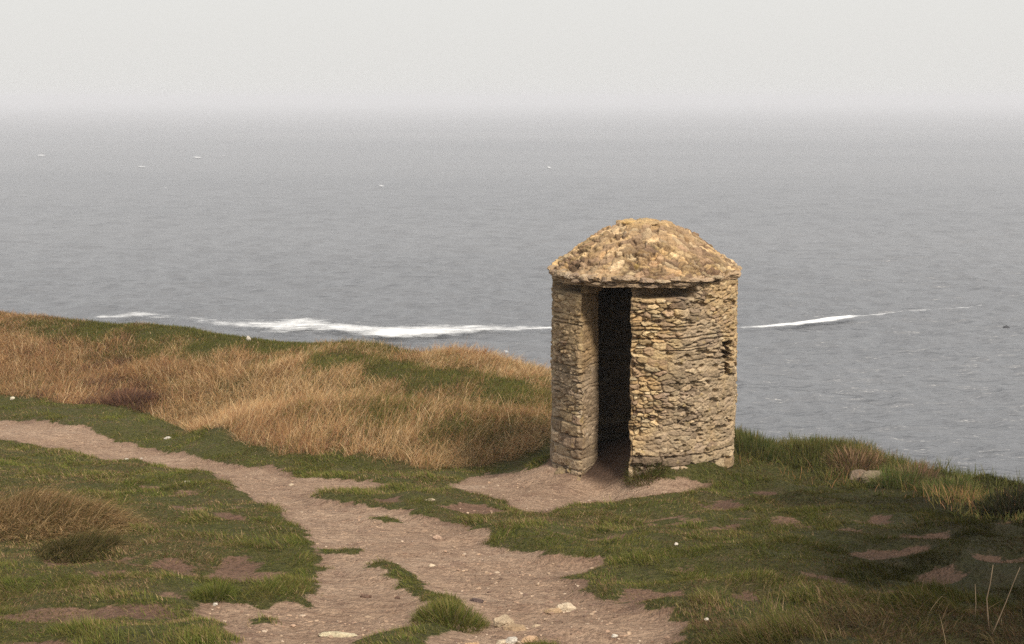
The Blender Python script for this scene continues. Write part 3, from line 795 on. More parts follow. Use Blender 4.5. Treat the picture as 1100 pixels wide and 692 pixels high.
ZT = 1.945                      # wall top above the foot
hut = thing('stone_hut', 'small round stone lookout hut with domed roof and dark open doorway', 'hut', (HUT[0], HUT[1], HUT[2]))
VIEW = math.atan2(HUT[0], HUT[1])                      # the doorway was measured as seen from the eye
def th(deg): return R(deg) - VIEW
T_R, T_L = th(-7.5), th(-40.5) + 2 * math.pi
T_AX = th(-24)
def facet(deg):
    """the drum is roughly eight-sided: how far a side lies inside the round"""
    phi = (deg - 45.5 + 22.5) % 45 - 22.5
    return HUT_R * (math.cos(math.pi / 8) / np.cos(np.radians(phi)) - 1)
def build_wall():
    Ri = HUT_R - .36
    s = []          # (x, y, nx, ny, arclen, zone)  zone 0 outer, 1 jamb, 2 inner
    No = 900
    for a in np.linspace(T_R, T_L, No):
        s.append((HUT_R * math.sin(a), -HUT_R * math.cos(a), math.sin(a), -math.cos(a), (a - T_R) * HUT_R, 0, a))
    ax = np.array([math.sin(T_AX), -math.cos(T_AX)]); side = np.array([ax[1], -ax[0]])
    pl = np.array(s[-1][:2]); pr = np.array(s[0][:2])
    def inner(p):
        t = 0
        while np.hypot(*(p - ax * t)) > Ri and t < 1: t += .002
        return t
    tl, tr = inner(pl), inner(pr)
    across = (pr - pl) / np.linalg.norm(pr - pl)
    L0 = s[-1][4]
    for t in np.linspace(.012, tl, 36): 
        p = pl - ax * t; s.append((p[0], p[1], across[0], across[1], L0 + t, 1, 0))
    il = pl - ax * tl; ir = pr - ax * tr
    al = math.atan2(il[0], -il[1]) % (2 * math.pi); ar = math.atan2(ir[0], -ir[1])
    if ar > 0: ar -= 2 * math.pi
    ar = ar % (2 * math.pi); 
    if ar > al: ar -= 2 * math.pi
    for a in np.linspace(al, ar, 170)[1:-1]:
        s.append((Ri * math.sin(a), -Ri * math.cos(a), -math.sin(a), math.cos(a), a * Ri + 40, 2, 0))
    for t in np.linspace(tr, .012, 36):
        p = pr - ax * t; s.append((p[0], p[1], -across[0], -across[1], 60 + t, 1, 0))
    s = np.array(s); nc = len(s)
    zs = np.arange(-.32, ZT + .035, .0062); nr = len(zs)
    A = np.repeat(s[None], nr, 0); Zg = np.repeat(zs[:, None], nc, 1)
    sx, zone, ang = A[..., 4], A[..., 5], A[..., 6]
    outer = zone == 0
    avd0 = np.degrees(np.where(ang + VIEW > math.pi, ang + VIEW - 2 * math.pi, ang + VIEW)) * outer
    big = Masonry(5, -.4, 2.1, 70, lambda r, z: (r.uniform(.10, .17) if z < .66 else r.uniform(.030, .075)), lambda r, z: (r.uniform(.16, .34) if z < .66 else r.uniform(.05, .20)))
    dx, dz, fx, fz, rnd = big(sx, Zg)
    lthr = np.where(avd0 < -36, .30, 0)
    low = sstep(.40 + lthr, .34 + lthr, Zg + (fbm(sx * 2, Zg * 0 + 4, 209, 2) - .5) * .2)
    wxs = sx + (fbm(sx * 9, Zg * 9, 221, 2) - .5) * .035; wzs = Zg + (fbm(sx * 5, Zg * 9, 222, 2) - .5) * .035 + (fbm(sx * 1.3, Zg * .6, 223, 2) - .5) * .08
    re, rx, ry, rr6 = rubble(wxs, wzs, .115, .050, 31)
    re2, rx2, ry2, rr62 = rubble(wxs + 7, wzs + 3, .065, .038, 47)
    sel = fbm(sx * 2.2, Zg * 2.8, 224, 2) > .5
    re = np.where(sel, re, re2); rx = np.where(sel, rx, rx2); ry = np.where(sel, ry, ry2); rr6 = np.where(sel[..., None], rr6, rr62)
    mort = sstep(.30, .55, fbm(sx * 3.2, Zg * 3.2, 210, 3))           # how far joints are filled with old mortar
    mort = mort * (1 - .7 * low)
    e = np.minimum(dx, dz * 1.1)
    e = e * low + (1 - low) * re * 1.4
    rnd = np.where((low > .5)[..., None], rnd, rr6)
    fx = np.where(low > .5, fx, rx + .5); fz = np.where(low > .5, fz, ry + .5)
    face = sstep(.0 + .003 * low, .0065 + .006 * low, e)
    proud = (.002 + .017 * rnd[..., 2]) + (fx - .5) * (rnd[..., 3] - .5) * .022 + (fz - .5) * (rnd[..., 4] - .4) * -.020
    hgt = face * proud * (1 - .5 * mort) - (1 - face) * .016 * (1 - .8 * mort)
    # open bed joints here and there
    crack = sstep(.60, .66, fbm(sx * 1.7 + 8, Zg * 9, 215, 2)) * sstep(.010, .003, dz)
    hgt = hgt - crack * .032
    crumb = (fbm(sx * 24, Zg * 30, 211, 3) - .5) * .018 + (fbm(sx * 55, Zg * 60, 212, 2) - .5) * .010
    pits = sstep(.66, .72, fbm(sx * 11, Zg * 26, 213, 2)) * .034
    large = (fbm(sx * 1.2, Zg * 1.6, 214, 2) - .5) * .035
    d = hgt + crumb - pits + large
    # seat under the eave over the doorway: smooth set-back bearing of the lost lintel
    av = (ang + VIEW)
    avd = np.degrees(np.where(av > math.pi, av - 2 * math.pi, av))
    top = ZT - .105 + (fbm(sx * 6, Zg * 0, 216, 2) - .5) * .03
    sector = sstep(31, 27, avd) * sstep(-74, -66, avd)
    rec = outer * sector * sstep(top, top + .014, Zg)
    d = d * (1 - .8 * rec) - .33 * rec
    # plastered edge of the pier beside the doorway (left jamb) and its smooth upper block
    d = np.where(zone == 1, d * .28 + (fbm(sx * 4, Zg * 3, 220, 3) - .5) * .03, d)
    nearj = np.minimum(sstep(0, .03, sx), sstep(L0 , L0 - .03, sx)) * outer + (zone == 2)
    d = np.where(outer, d * (.35 + .65 * nearj) - (1 - nearj) * .008, d)
    # observation slit on the right
    def slit(a0, z0, a1, z1): 
        return (sstep(a0 - 1.0, a0 + .2, avd) * sstep(a1 + 1.0, a1 - .2, avd) * sstep(z0 - .012, z0 + .004, Zg) * sstep(z1 + .012, z1 - .004, Zg)) * outer
    hz = lambda v: (495 - v) / 105.4 + .0
    jag = (fbm(sx * 30, Zg * 12, 230, 2) - .5) * 1.8
    avd = avd + jag
    sl = np.maximum.reduce([slit(55.4, hz(356.5), 64.5, hz(352)), slit(59.4, hz(366), 61.6, hz(354)), slit(54.5, hz(367.2), 63.5, hz(365.4)), slit(58.8, hz(379), 61.8, hz(367)), slit(59.6, hz(387), 62.2, hz(379))])
    avd = avd - jag
    # undercut foot of the left pier
    foot = sstep(-30, -38, avd) * sstep(-75, -66, avd) * outer * sstep(.02, -.06, Zg) * sstep(-.3, -.2, Zg + 0)
    d = d - foot * .03
    # leaning, slightly uneven drum
    xx = A[..., 0] + A[..., 2] * d; yy = A[..., 1] + A[..., 3] * d
    # ragged arris of the doorway
    rag = (fbm(Zg * 9, Zg * 0 + 3, 240, 3) - .5) * .045 + (rnd[..., 5] - .5) * .018
    rr = np.where(zone == 1, sstep(.36, 0, np.where(sx > 50, sx - 60, sx - L0)), 0) + np.where(outer, np.maximum(sstep(.05, 0, sx), sstep(L0 - .05, L0, sx)), 0)
    xx += across[0] * rag * rr; yy += across[1] * rag * rr
    # slit angled along the line of sight, shaped so it shows dark
    fac = facet(avd) * .55 + .038
    xx += A[..., 2] * fac * outer; yy += A[..., 3] * fac * outer
    tj = np.clip(np.where(sx > 50, (sx - 60) / tr, (sx - L0) / tl), 0, 1)
    fj = np.where(sx > 50, float(facet(np.array(-7.5))), float(facet(np.array(-40.5)))) * .55 + .038
    xx += np.where(zone == 1, ax[0] * fj * (1 - tj), 0); yy += np.where(zone == 1, ax[1] * fj * (1 - tj), 0)
    lx, ly = -.35 * A[..., 2] + .65 * math.sin(VIEW), -.35 * A[..., 3] + .65 * math.cos(VIEW)
    ll = np.hypot(lx, ly); xx += lx / ll * sl * .26; yy += ly / ll * sl * .26
    warm = np.array([1, 1, 1.])
    col = stone_cols(rnd, warm)
    pm = (.42, .30, .165)
    col = col * (1 - mort * .55)[..., None] + np.array(pm) * (mort * .55)[..., None] * (.8 + .5 * fbm(sx * 12, Zg * 12, 251, 3))[..., None]
    jc = np.array((.24, .165, .10))
    jw = ((1 - face) * (1 - .75 * mort))[..., None]
    col = col * (1 - jw * .6) + jc * jw * .6
    smooth_c = np.array((.33, .225, .125))
    sm = np.where(zone == 1, .8, rec * .9)[..., None]
    col = col * (1 - sm) + smooth_c * sm * (.75 + .5 * fbm(sx * 5, Zg * 4, 252, 3))[..., None]
    # soil splash and damp low on the wall, grey-brown tint towards the left side
    shade_damp = sstep(.25, -.1, Zg + (fbm(sx * 3, Zg * 3, 253, 2) - .5) * .25)[..., None]
    col = col * (1 - shade_damp * .35) + np.array((.17, .13, .07)) * shade_damp * .35
    left_tint = (sstep(-25, -60, avd) * outer)[..., None]
    col = col * (1 - left_tint * .4) + np.array((.215, .165, .125)) * left_tint * .4 * (.7 + .6 * rnd[..., 1:2])
    stain = sstep(.50, .68, fbm(sx * 1.5, Zg * 1.1, 261, 4))[..., None]
    col = col * (1 - stain * .55) + np.array((.29, .235, .18)) * (.6 + .8 * rnd[..., 1:2]) * stain * .55
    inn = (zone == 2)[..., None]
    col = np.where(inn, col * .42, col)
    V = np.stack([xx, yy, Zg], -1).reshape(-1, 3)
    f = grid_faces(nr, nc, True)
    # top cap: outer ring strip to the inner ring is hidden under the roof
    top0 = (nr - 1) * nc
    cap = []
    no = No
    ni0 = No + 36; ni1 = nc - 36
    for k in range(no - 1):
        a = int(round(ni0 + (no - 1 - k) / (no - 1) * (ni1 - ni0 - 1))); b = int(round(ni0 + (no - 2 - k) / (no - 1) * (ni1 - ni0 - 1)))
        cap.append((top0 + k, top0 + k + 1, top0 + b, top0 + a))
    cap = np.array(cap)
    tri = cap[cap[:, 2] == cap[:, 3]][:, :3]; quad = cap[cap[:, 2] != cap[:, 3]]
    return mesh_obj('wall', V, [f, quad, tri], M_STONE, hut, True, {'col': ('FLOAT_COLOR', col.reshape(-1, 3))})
wall = build_wall()

def build_roof():
    na = 800
    ang = np.linspace(0, 2 * math.pi, na, endpoint=False)
    avd = np.degrees((ang + VIEW + math.pi) % (2 * math.pi) - math.pi)
    # profile measured from the photograph: radius, height over the eave
    pr = np.array([0, .12, .25, .29, .33, .45, .56, .66, .74, .80, .86, .92, .965])
    ph = np.array([.485, .485, .478, .468, .452, .400, .332, .262, .20, .148, .105, .07, .048])
    nrad = 190
    rho = np.linspace(0, .965, nrad) ; rho[0] = .004
    Rg = np.repeat(rho[:, None], na, 1); Ag = np.repeat(ang[None], nrad, 0)
    front = (sstep(-80, -62, avd) * sstep(38, 24, avd))[None]
    H = np.interp(Rg, pr, ph)
    slope = np.cumsum(np.hypot(np.gradient(rho), np.gradient(np.interp(rho, pr, ph))))
    Sg = np.repeat(slope[:, None], na, 1)
    ms = Masonry(9, -.05, 1.5, 6, lambda r, z: r.uniform(.05, .11), lambda r, z: r.uniform(.05, .2))
    arc = Ag * np.maximum(Rg, .12) ** .5 * .85
    # stones use a fixed angular spacing per course so that courses stay closed rings
    dx, dz, fx, fz, rnd = ms(Ag * .75 , Sg, .018)
    wx, wy = Rg * np.sin(Ag), -Rg * np.cos(Ag)
    ux = wx + (fbm(wx * 9, wy * 9, 321, 3) - .5) * .06; uy = wy + (fbm(wx * 9, wy * 9, 322, 3) - .5) * .06
    re, rx, ry, rr6 = rubble(ux, uy, .11, .06, 61)
    rnd = rr6
    face = sstep(0, .008, re)
    lift = face * (.002 + .014 * rnd[..., 2] ** 1.5) + rx * (rnd[..., 3] - .5) * .020 + ry * (rnd[..., 4] - .7) * .02 - (1 - face) * .012
    # ledges where courses of thin slabs step out
    lift = lift + sstep(.012, .0, dz) * -.030 * sstep(.45, .6, fbm(Ag * 2.2, Sg * 3, 323, 2))
    wx, wy = Rg * np.sin(Ag), -Rg * np.cos(Ag)
    mort = sstep(.38, .6, fbm(wx * 3 + 5, wy * 3, 301, 3))
    lift = lift * (1 - .5 * mort)
    crumb = (fbm(wx * 22, wy * 22, 302, 3) - .5) * .028 + (fbm(wx * 50, wy * 50, 303, 2) - .5) * .016 + (fbm(wx * 4, wy * 4, 304, 3) - .5) * .045
    pits = sstep(.60, .66, fbm(wx * 13, wy * 13, 305, 2)) * .036
    fadec = sstep(0, .1, Rg)
    dd = (lift * fadec + crumb - pits)
    # flaky cap stones on the flat top
    capm = sstep(.32, .27, Rg + (fbm(np.sin(Ag) * 2 + 9, np.cos(Ag) * 2, 307, 2) - .5) * .10)
    H = H + capm * .016
    gh = np.gradient(np.interp(rho, pr, ph), rho); nl = np.hypot(1, gh)
    nr_ = (-gh / nl)[:, None]; nz_ = (1 / nl)[:, None]
    bulge = 1 + .018 * front * sstep(.5, .9, Rg) + (fbm(np.sin(Ag) * 2.5, np.cos(Ag) * 2.5, 306, 3) - .5) * .06 * sstep(.3, .9, Rg)
    RR = Rg * bulge * (1 + .8 * facet(avd)[None] / HUT_R * sstep(.25, .8, Rg)) * 1.03 + nr_ * dd
    ZZ = H + nz_ * dd - front * sstep(.75, .96, Rg) * .008
    rings_r = [RR]; rings_z = [ZZ]
    colr = stone_cols(rnd, np.array([.88, .85, .82])) * (.55 + .9 * rnd[..., 5:6])
    colr = colr * (1 - mort * .4)[..., None] + np.array((.40, .28, .18)) * (mort * .4)[..., None] * (.8 + .5 * fbm(wx * 12, wy * 12, 351, 3))[..., None]
    jw = ((1 - face) * (1 - .7 * mort))[..., None]
    colr = colr * (1 - jw * .75) + np.array((.13, .085, .06)) * jw * .75
    colr = colr * (1 - capm[..., None] * .5) + np.array((.46, .31, .14)) * capm[..., None] * .5
    cols = [colr]
    # lip of the eave: several courses of thin slabs, thicker and lower over the doorway
    nl_ = 26
    t = np.linspace(0, 1, nl_)[1:, None]
    er = RR[-1][None]; ez = ZZ[-1][None]
    th_ = .060 + .040 * front + (fbm(np.sin(ang) * 4, np.cos(ang) * 4, 310, 3) - .5)[None] * .035
    a1 = ang[None] * np.ones_like(t)
    step = np.where(t < .45, .020, -.005) * front + .012 * (1 - front) * np.sin(t * math.pi)
    groove = -(.030 * np.exp(-((t - .47) / .06) ** 2)) * front
    ln = (fbm(a1 * 10, t * 3, 311, 2) - .5) * .035 + (fbm(a1 * 40, t * 8, 312, 2) - .5) * .014
    chunk = (_hash(np.floor(a1 * 7 + (t > .45) * .4), np.floor(t * 2), 9) - .5) * .035
    lr = er + step + groove + ln + chunk * (.4 + .6 * front); lz = ez.mean() + (ez - ez.mean()) * (1 - t) - th_ * t
    rings_r.append(lr); rings_z.append(lz)
    lc = np.array((.40, .285, .18))[None, None] * (.65 + .7 * fbm(a1 * 12, t * 4, 313, 3))[..., None]
    cols.append(lc)
    # underside back in to the axis
    for q in (.95, .9, .84, .75, .6, .45, .3, .15, .004):
        rings_r.append(np.minimum(lr[-1:], 2) * q / .98 if q > .9 else np.full((1, na), q))
        w = (q < .93)
        zz = lz[-1:] + .012 if not w else (lz[-1:] * max(0, (q - .6) / .35) + (-.03) * (1 - max(0, (q - .6) / .35)))
        zz = zz + (fbm(a1[:1] * 6, np.full((1, na), q * 9), 314, 2) - .5) * .02
        rings_z.append(zz); cols.append(np.full((1, na, 3), 1.0) * np.array((.13, .095, .065)))
    RRa = np.concatenate(rings_r); ZZa = np.concatenate(rings_z); Ca = np.concatenate(cols)
    n = len(RRa); AA = np.repeat(ang[None], n, 0)
    V = np.stack([RRa * np.sin(AA), -RRa * np.cos(AA), ZZa], -1).reshape(-1, 3)
    f = grid_faces(n, na, True)[:, ::-1]
    V = np.concatenate([V, [[0, 0, ZZa[0].mean()], [0, 0, ZZa[-1].mean()]]]); Cc = np.concatenate([Ca.reshape(-1, 3), [[.35, .25, .15], [.1, .08, .06]]])
    k = np.arange(na); k2 = (k + 1) % na; b0 = (n - 1) * na
    tri = np.concatenate([np.stack([k2, k, np.full(na, n * na)], -1)[:, [0, 2, 1]], np.stack([b0 + k, b0 + k2, np.full(na, n * na + 1)], -1)])
    return mesh_obj('roof', V, [f, tri], M_STONE, hut, True, {'col': ('FLOAT_COLOR', Cc)}, loc=(0, 0, ZT + .062))
roof = build_roof()

# flaky slabs on the roof top and eave: separate stones bedded in the roof
def slab(name, a_deg, r, z, sx, sy, sz, seed, col, parent, tilt=0):
    a = th(a_deg)
    V = rock_shape(seed, sx, sy, sz)
    c = np.array(col)[None] * (.75 + .5 * fbm(V[:, 0] * 25, V[:, 1] * 25, seed, 3))[:, None]
    o = mesh_obj(name, V, [ICO4[1]], M_STONE, parent, False, {'col': ('FLOAT_COLOR', c)}, loc=(r * math.sin(a), -r * math.cos(a), z))
    o.rotation_euler = (tilt, 0, a)
    return o
for k, (a, r, sx, sy, c) in enumerate(((-60, .20, .13, .10, (.50, .34, .15)), (-10, .20, .12, .09, (.46, .33, .18)), (35, .19, .11, .09, (.44, .31, .17)), (85, .2, .11, .08, (.40, .28, .16)), (-110, .19, .12, .09, (.42, .3, .16)), (170, .18, .13, .1, (.4, .3, .17)))):
    slab('cap_stone', a, r, (.500), sx, sy, .022, 400 + k, c, roof)
slab('eave_stone', -62, .93, .035, .10, .07, .035, 420, (.36, .27, .18), roof, .1)
slab('eave_stone', -48, .965, .012, .09, .06, .030, 421, (.42, .33, .24), roof, .1)
slab('eave_stone', -34, .985, .01, .08, .06, .034, 422, (.34, .25, .17), roof, .1)
slab('eave_stone', -84, .93, .035, .07, .06, .030, 423, (.34, .26, .17), roof, .0)
slab('eave_stone', 84, .925, .045, .07, .06, .028, 424, (.36, .26, .16), roof, .0)

_r = np.random.default_rng(91)
_d = -78
while _d < 48:
    _w = _r.uniform(.055, .10)
    _c = np.array([(.42, .32, .21), (.34, .25, .17), (.48, .37, .25), (.29, .21, .15)][_r.integers(4)]) * _r.uniform(.8, 1.15)
    slab('eave_stone', _d, (.935 if abs(_d) > 50 else .96) + _r.uniform(-.01, .025), .022 + _r.uniform(-.014, .02), _w, .07, _r.uniform(.018, .034), 500 + int(_d), tuple(_c), roof, _r.uniform(-.06, .1))
    if -58 < _d < 26 and _r.random() < .75:
        slab('eave_stone', _d + 3, .955 + _r.uniform(-.01, .025), -.026 + _r.uniform(-.008, .008), _w * 1.1, .07, _r.uniform(.014, .024), 700 + int(_d), tuple(_c * .85), roof, _r.uniform(-.05, .05))
    _d += math.degrees(_w * 1.75 / .97)
# loose blocks and a sill in the doorway
slab('footing_stone', -44, .95, -.10, .17, .12, .10, 431, (.30, .215, .125), hut)
slab('footing_stone', -58, .93, -.02, .12, .10, .075, 432, (.24, .18, .11), hut)
fl_v = []
m_, nt_, out_ = new_mat('hut_floor_earth'); principled(nt_, out_, mix(nt_, noise(nt_, objco(nt_), 12), (.07, .05, .035), (.13, .09, .06)), .95)
a = np.linspace(0, 2 * math.pi, 60, endpoint=False)
rr = np.linspace(.01, .72, 14)
RG, AG = np.meshgrid(rr, a, indexing='ij')
fv = np.stack([RG * np.sin(AG), -RG * np.cos(AG), -.13 + (fbm(RG * 9 * np.sin(AG), RG * 9 * np.cos(AG), 500, 3) - .5) * .05], -1).reshape(-1, 3)
mesh_obj('floor', fv, [grid_faces(14, 60, True)[:, ::-1]], m_, hut, True)

# ------------------------------------------------------------------ sea
def sea_mat():
    m, nt, out = new_mat('sea_water')
    co = objco(nt)
    mp = N(nt, 'ShaderNodeMapping'); mp.inputs['Scale'].default_value = (.24, 1, 1); mp.inputs['Rotation'].default_value = (0, 0, .06); L(nt, co, mp.inputs['Vector'])
    v = mp.outputs[0]
    n1 = noise(nt, v, 1.3, 3, .6); n2 = noise(nt, v, .38, 4, .6); n3 = noise(nt, v, .10, 4, .6); n4 = noise(nt, v, .006, 4, .55)
    h = math_n(nt, 'ADD', math_n(nt, 'MULTIPLY', n1, .5), math_n(nt, 'MULTIPLY', n2, 1.3))
    h = math_n(nt, 'ADD', h, math_n(nt, 'MULTIPLY', n3, 2.2))
    c = ramp(nt, n4, [(.3, (.118, .125, .138)), (.7, (.158, .164, .176))])
    b = principled(nt, out, c, .30, bump(nt, h, 1.15, 1.0), .5)
    b.inputs['IOR'].default_value = 1.33
    return m
def sea():
    a = np.concatenate([np.linspace(-math.pi, -.5, 40, endpoint=False), np.linspace(-.5, .5, 900, endpoint=False), np.linspace(.5, math.pi, 40)])
    d = [4, 30, 60, 90]
    while d[-1] < 9500: d.append(d[-1] * 1.0042 if d[-1] < 1500 else d[-1] * 1.03)
    d = np.array(d)
    D, A = np.meshgrid(d, a, indexing='ij')
    x, y = D * np.sin(A), D * np.cos(A)
    z = np.zeros_like(x)
    sp = np.gradient(d)[:, None] * np.ones_like(x)
    r = np.random.default_rng(77)
    for lam, amp in ((2.0, .055), (2.6, .075), (3.2, .09), (4, .11), (4.7, .12), (5.5, .12), (7, .11), (9, .09), (12, .06), (16, .05), (22, .04), (31, .04), (7.7, .09), (3.7, .10), (2.3, .065), (10.5, .07), (6.2, .11), (2.9, .085), (3.5, .095), (4.4, .11)):
        dirn = r.normal(math.pi * .5 + .15, .55); k = 2 * math.pi / lam
        ph = r.uniform(0, 6.28)
        q = k * (x * math.cos(dirn) + y * math.sin(dirn)) + ph + 2.5 * fbm(x / (lam * 5), y / (lam * 3), int(lam * 10), 2) * 2
        att = sstep(2.2, 4.0, lam / sp)
        z += 0.7 * amp * att * (np.abs(np.sin(q / 2)) * -2 + 1.2) * (.4 + 1.2 * fbm(x / (lam * 3), y / (lam * 3), int(lam * 7), 2))
    V = np.stack([x, y, SEA_Z + z * sstep(50, 90, D)], -1).reshape(-1, 3)
    f = grid_faces(len(d), len(a))
    V = np.concatenate([V, [[0, 0, SEA_Z]]])
    k = np.arange(len(a) - 1)
    tri = np.stack([k, k + 1, np.full(len(k), len(V) - 1)], -1)
    o = mesh_obj('sea', V, [f[:, ::-1], tri[:, ::-1]], sea_mat(), smooth=True)
    tag(o, 'grey choppy open sea fading into haze', kind='structure')
    return o
sea()

def sea_pt(u, v):
    r = ray(u, v); t = SEA_Z / r[2]
    return r[0] * t, t
def foam_mat():
    m, nt, out = new_mat('foam')
    co = objco(nt)
    mp = N(nt, 'ShaderNodeMapping'); mp.inputs['Scale'].default_value = (.42, 1, 1); L(nt, co, mp.inputs['Vector'])
    n = noise(nt, mp.outputs[0], .75, 7, .82)
    n2 = noise(nt, mp.outputs[0], .12, 3, .5)
    a = math_n(nt, 'ADD', math_n(nt, 'ADD', n, math_n(nt, 'MULTIPLY', n2, .6)), attr(nt, 'dens', True))
    al = ramp(nt, a, [(.0, (0, 0, 0)), (.001, (0, 0, 0)), (.999, (0, 0, 0)), (1, (1, 1, 1))])
    mr = N(nt, 'ShaderNodeMapRange'); mr.inputs['From Min'].default_value = 1.17; mr.inputs['From Max'].default_value = 1.50; L(nt, a, mr.inputs['Value'])
    d = N(nt, 'ShaderNodeBsdfDiffuse'); d.inputs['Color'].default_value = (.88, .89, .90, 1)
    tr = N(nt, 'ShaderNodeBsdfTransparent'); ms = N(nt, 'ShaderNodeMixShader')
    L(nt, mr.outputs[0], ms.inputs[0]); L(nt, tr.outputs[0], ms.inputs[1]); L(nt, d.outputs[0], ms.inputs[2]); L(nt, ms.outputs[0], out.inputs['Surface'])
    return m
M_FOAM = foam_mat()
def foam_strip(name, label, line, dens_gain=1.0):
    """line: (u, v, half height up in px, half height down, density) along a breaking crest"""
    us = np.array([l[0] for l in line], float)
    uu = np.arange(us[0], us[-1] + .1, 1.5)
    col = [np.interp(uu, us, [l[k] for l in line]) for k in (1, 2, 3, 4)]
    nv = 26; V = []; D = []
    for i, u in enumerate(uu):
        x1, y1 = sea_pt(u, col[0][i] - col[1][i]); x0, y0 = sea_pt(u, col[0][i] + col[2][i])
        xc, yc = sea_pt(u, col[0][i])
        for k in range(nv):
            t = k / (nv - 1)
            y = y0 + (y1 - y0) * t; x = x0 + (x1 - x0) * t
            off = (yc - y) / max(yc - y0, .01) if y < yc else (y - yc) / max(y1 - yc, .01)
            edge = min(i, len(uu) - 1 - i) / 8
            V.append((x, y, 0)); D.append(.02 + col[3][i] * .76 * dens_gain * (1 - off ** 1.3) + min(0, edge - 1) * .6 - .35 * max(0, off - .6))
    V = np.array(V)
    ro = V.mean(0)
    crest = np.array(D).clip(0, 1)
    V[:, 2] = SEA_Z + .5 + .45 * crest * fbm(V[:, 0] * .4, V[:, 1] * .4, 600, 3)
    V -= np.array([ro[0], ro[1], 0])
    o = mesh_obj(name, V, [grid_faces(len(uu), nv)], M_FOAM, smooth=True, attrs={'dens': ('FLOAT', np.array(D))}, loc=(ro[0], ro[1], 0))
    return tag(o, label, 'surf', kind='stuff')
foam_strip('sea_foam', 'long white surf line breaking below the grassy cliff left of the hut',
           [(60, 350, 5, 6, .2), (105, 346, 5, 7, .54), (150, 342, 6, 8, .58), (200, 345, 8, 10, .50), (250, 352, 11, 10, .52), (300, 356, 15, 12, .60), (330, 352, 14, 16, .60), (360, 357, 17, 10, .55), (400, 362, 14, 13, .70), (450, 361, 15, 12, .82), (500, 360, 14, 8, .76), (545, 358.5, 9, 5, .72), (590, 357, 4, 3.5, .85), (640, 356, 3, 3, .7), (700, 356, 3, 3, .55), (760, 357, 3, 3, .45), (785, 357, 2.5, 2.5, .5), (820, 355.5, 3, 2.5, .75), (860, 352, 3.5, 3, .95), (895, 347.5, 4.5, 3.2, 1.1), (912, 345, 3.5, 2.5, .95), (925, 344, 2, 2, .62), (948, 342, 2, 2, .64), (970, 338.5, 2, 2, .5), (985, 338, 2.4, 2, .72), (1000, 336.5, 2, 2, .5), (1040, 334.5, 2, 2, .56), (1065, 330, 2, 2, .5)])
def whitecaps():
    V = []; Fq = []; D = []
    spots = [(45, 168, 8, 1.0), (152, 180, 9, .9), (178, 203, 4, 1.0), (212, 170, 7, .8), (240, 168, 5, .8), (590, 181, 3, .9), (555, 346, 4, 1.1), (544, 382, 5, 1.2), (410, 201, 5, .8)]
    for u, v, w, h in spots:
        b = len(V); nu, nv = 14, 7
        for i in range(nu):
            for k in range(nv):
                a = i / (nu - 1) * 2 - 1; c = k / (nv - 1) * 2 - 1
                x, y = sea_pt(u + a * w, v + c * h * 1.6 + a * .6)
                V.append((x, y, SEA_Z + .5)); D.append(.54 * (1 - a * a) * (1 - c * c))
        Fq.append(grid_faces(nu, nv, False, b))
    o = mesh_obj('whitecaps', V, [np.concatenate(Fq)], M_FOAM, smooth=True, attrs={'dens': ('FLOAT', np.array(D))})
    tag(o, 'small scattered whitecaps on the open sea', 'whitecaps', kind='stuff')
whitecaps()

# dark marker float far out on the right
def buoy():
    x, y = sea_pt(1081, 352)
    t = thing('marker_buoy', 'tiny dark float bobbing on the sea at the far right', 'buoy', (x, y, SEA_Z))
    prof = [(0, -.2), (.38, -.15), (.45, .0), (.42, .1), (.28, .2), (.1, .24), (0, .245)]
    k = 20
    V = [(r * math.cos(2 * math.pi * j / k), r * math.sin(2 * math.pi * j / k), z) for r, z in [(max(r, .002), z) for r, z in prof] for j in range(k)]
    m, nt, out = new_mat('dark_float'); principled(nt, out, (.025, .025, .03), .6)
    mesh_obj('float', V, [grid_faces(len(prof), k, True)], m, t, True)
    V = [(.09 * math.cos(2 * math.pi * j / k), .09 * math.sin(2 * math.pi * j / k), z) for z in (.2, .3) for j in range(k)]
    mesh_obj('lifting_eye', V, [grid_faces(2, k, True)], m, t, True)
buoy()

# ------------------------------------------------------------------ haze
def haze():
    m, nt, out = new_mat('haze_air')
    v = N(nt, 'ShaderNodeVolumePrincipled')
    v.inputs['Color'].default_value = (.83, .845, .895, 1); v.inputs['Density'].default_value = HAZE; v.inputs['Anisotropy'].default_value = 0.0
    L(nt, v.outputs[0], out.inputs['Volume'])
    x, z0, z1 = 9800, SEA_Z - 2, 6.0
    V = [(sx * x, sy * x, z) for z in (z0, z1) for sx, sy in ((-1, -1), (1, -1), (1, 1), (-1, 1))]
    f = [(3, 2, 1, 0), (4, 5, 6, 7), (0, 1, 5, 4), (1, 2, 6, 5), (2, 3, 7, 6), (3, 0, 4, 7)]
    tag(mesh_obj('haze', V, [np.array(f)], m), 'pale sea haze in the air', 'haze', kind='stuff')
HAZE = 6.2e-4
haze()

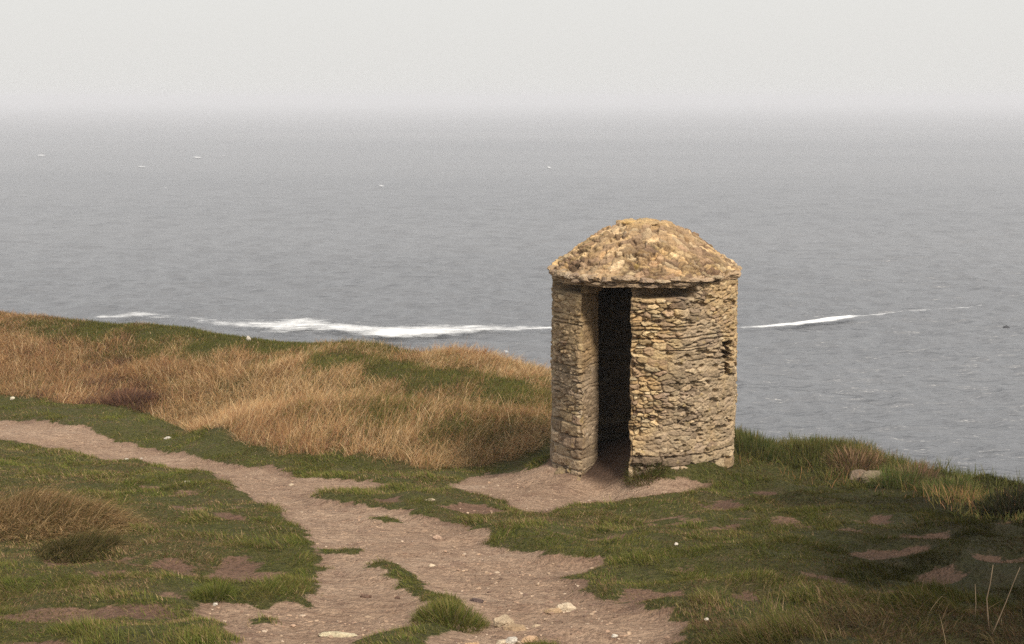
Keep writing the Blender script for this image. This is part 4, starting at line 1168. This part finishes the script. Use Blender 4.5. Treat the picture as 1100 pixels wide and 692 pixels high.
# ------------------------------------------------------------------ light
SUN_EL, SUN_AZ = 47.0, 150.0     # azimuth clockwise from straight ahead (+y): behind the viewer's right shoulder
w = bpy.data.worlds.new('World'); scene.world = w; w.use_nodes = True
nt = w.node_tree; nt.nodes.clear()
out = nt.nodes.new('ShaderNodeOutputWorld'); bg = nt.nodes.new('ShaderNodeBackground'); sky = nt.nodes.new('ShaderNodeTexSky')
sky.sky_type = 'NISHITA'; sky.sun_disc = False; sky.sun_elevation = R(SUN_EL); sky.sun_rotation = R(SUN_AZ); sky.dust_density = 6; sky.air_density = 1.0
# thin even cloud sheet: most of the sky's blue is veiled by a pale warm grey
veil = mix(nt, .86, sky.outputs[0], (5.45, 5.38, 5.18))
L(nt, veil, bg.inputs['Color']); bg.inputs['Strength'].default_value = .105
L(nt, bg.outputs[0], out.inputs['Surface'])
sd = bpy.data.lights.new('sun', 'SUN'); sd.energy = 2.7; sd.angle = R(9); sd.color = (1, .915, .79)
so = bpy.data.objects.new('sun', sd); COL.objects.link(so)
el, az = R(SUN_EL), R(SUN_AZ)
dirv = np.array([math.sin(az) * math.cos(el), math.cos(az) * math.cos(el), math.sin(el)])   # towards the sun
from mathutils import Vector
so.rotation_euler = Vector(dirv).to_track_quat('Z', 'Y').to_euler()

# ------------------------------------------------------------------ camera
cd = bpy.data.cameras.new('camera'); cd.sensor_width = 36; cd.lens = 36 * F / PW; cd.clip_end = 30000; cd.clip_start = .1
co_ = bpy.data.objects.new('camera', cd); COL.objects.link(co_)
co_.location = (0, 0, 0); co_.rotation_euler = (math.pi / 2 - PITCH, 0, 0)
scene.camera = co_
scene.view_settings.view_transform = 'Standard'; scene.view_settings.look = 'None'; scene.view_settings.exposure = 0.62; scene.view_settings.gamma = 1
scene.cycles.use_denoising = False
scene.cycles.max_bounces = 6; scene.cycles.diffuse_bounces = 3; scene.cycles.glossy_bounces = 2; scene.cycles.transparent_max_bounces = 12; scene.cycles.volume_bounces = 1
scene.cycles.volume_step_rate = 4
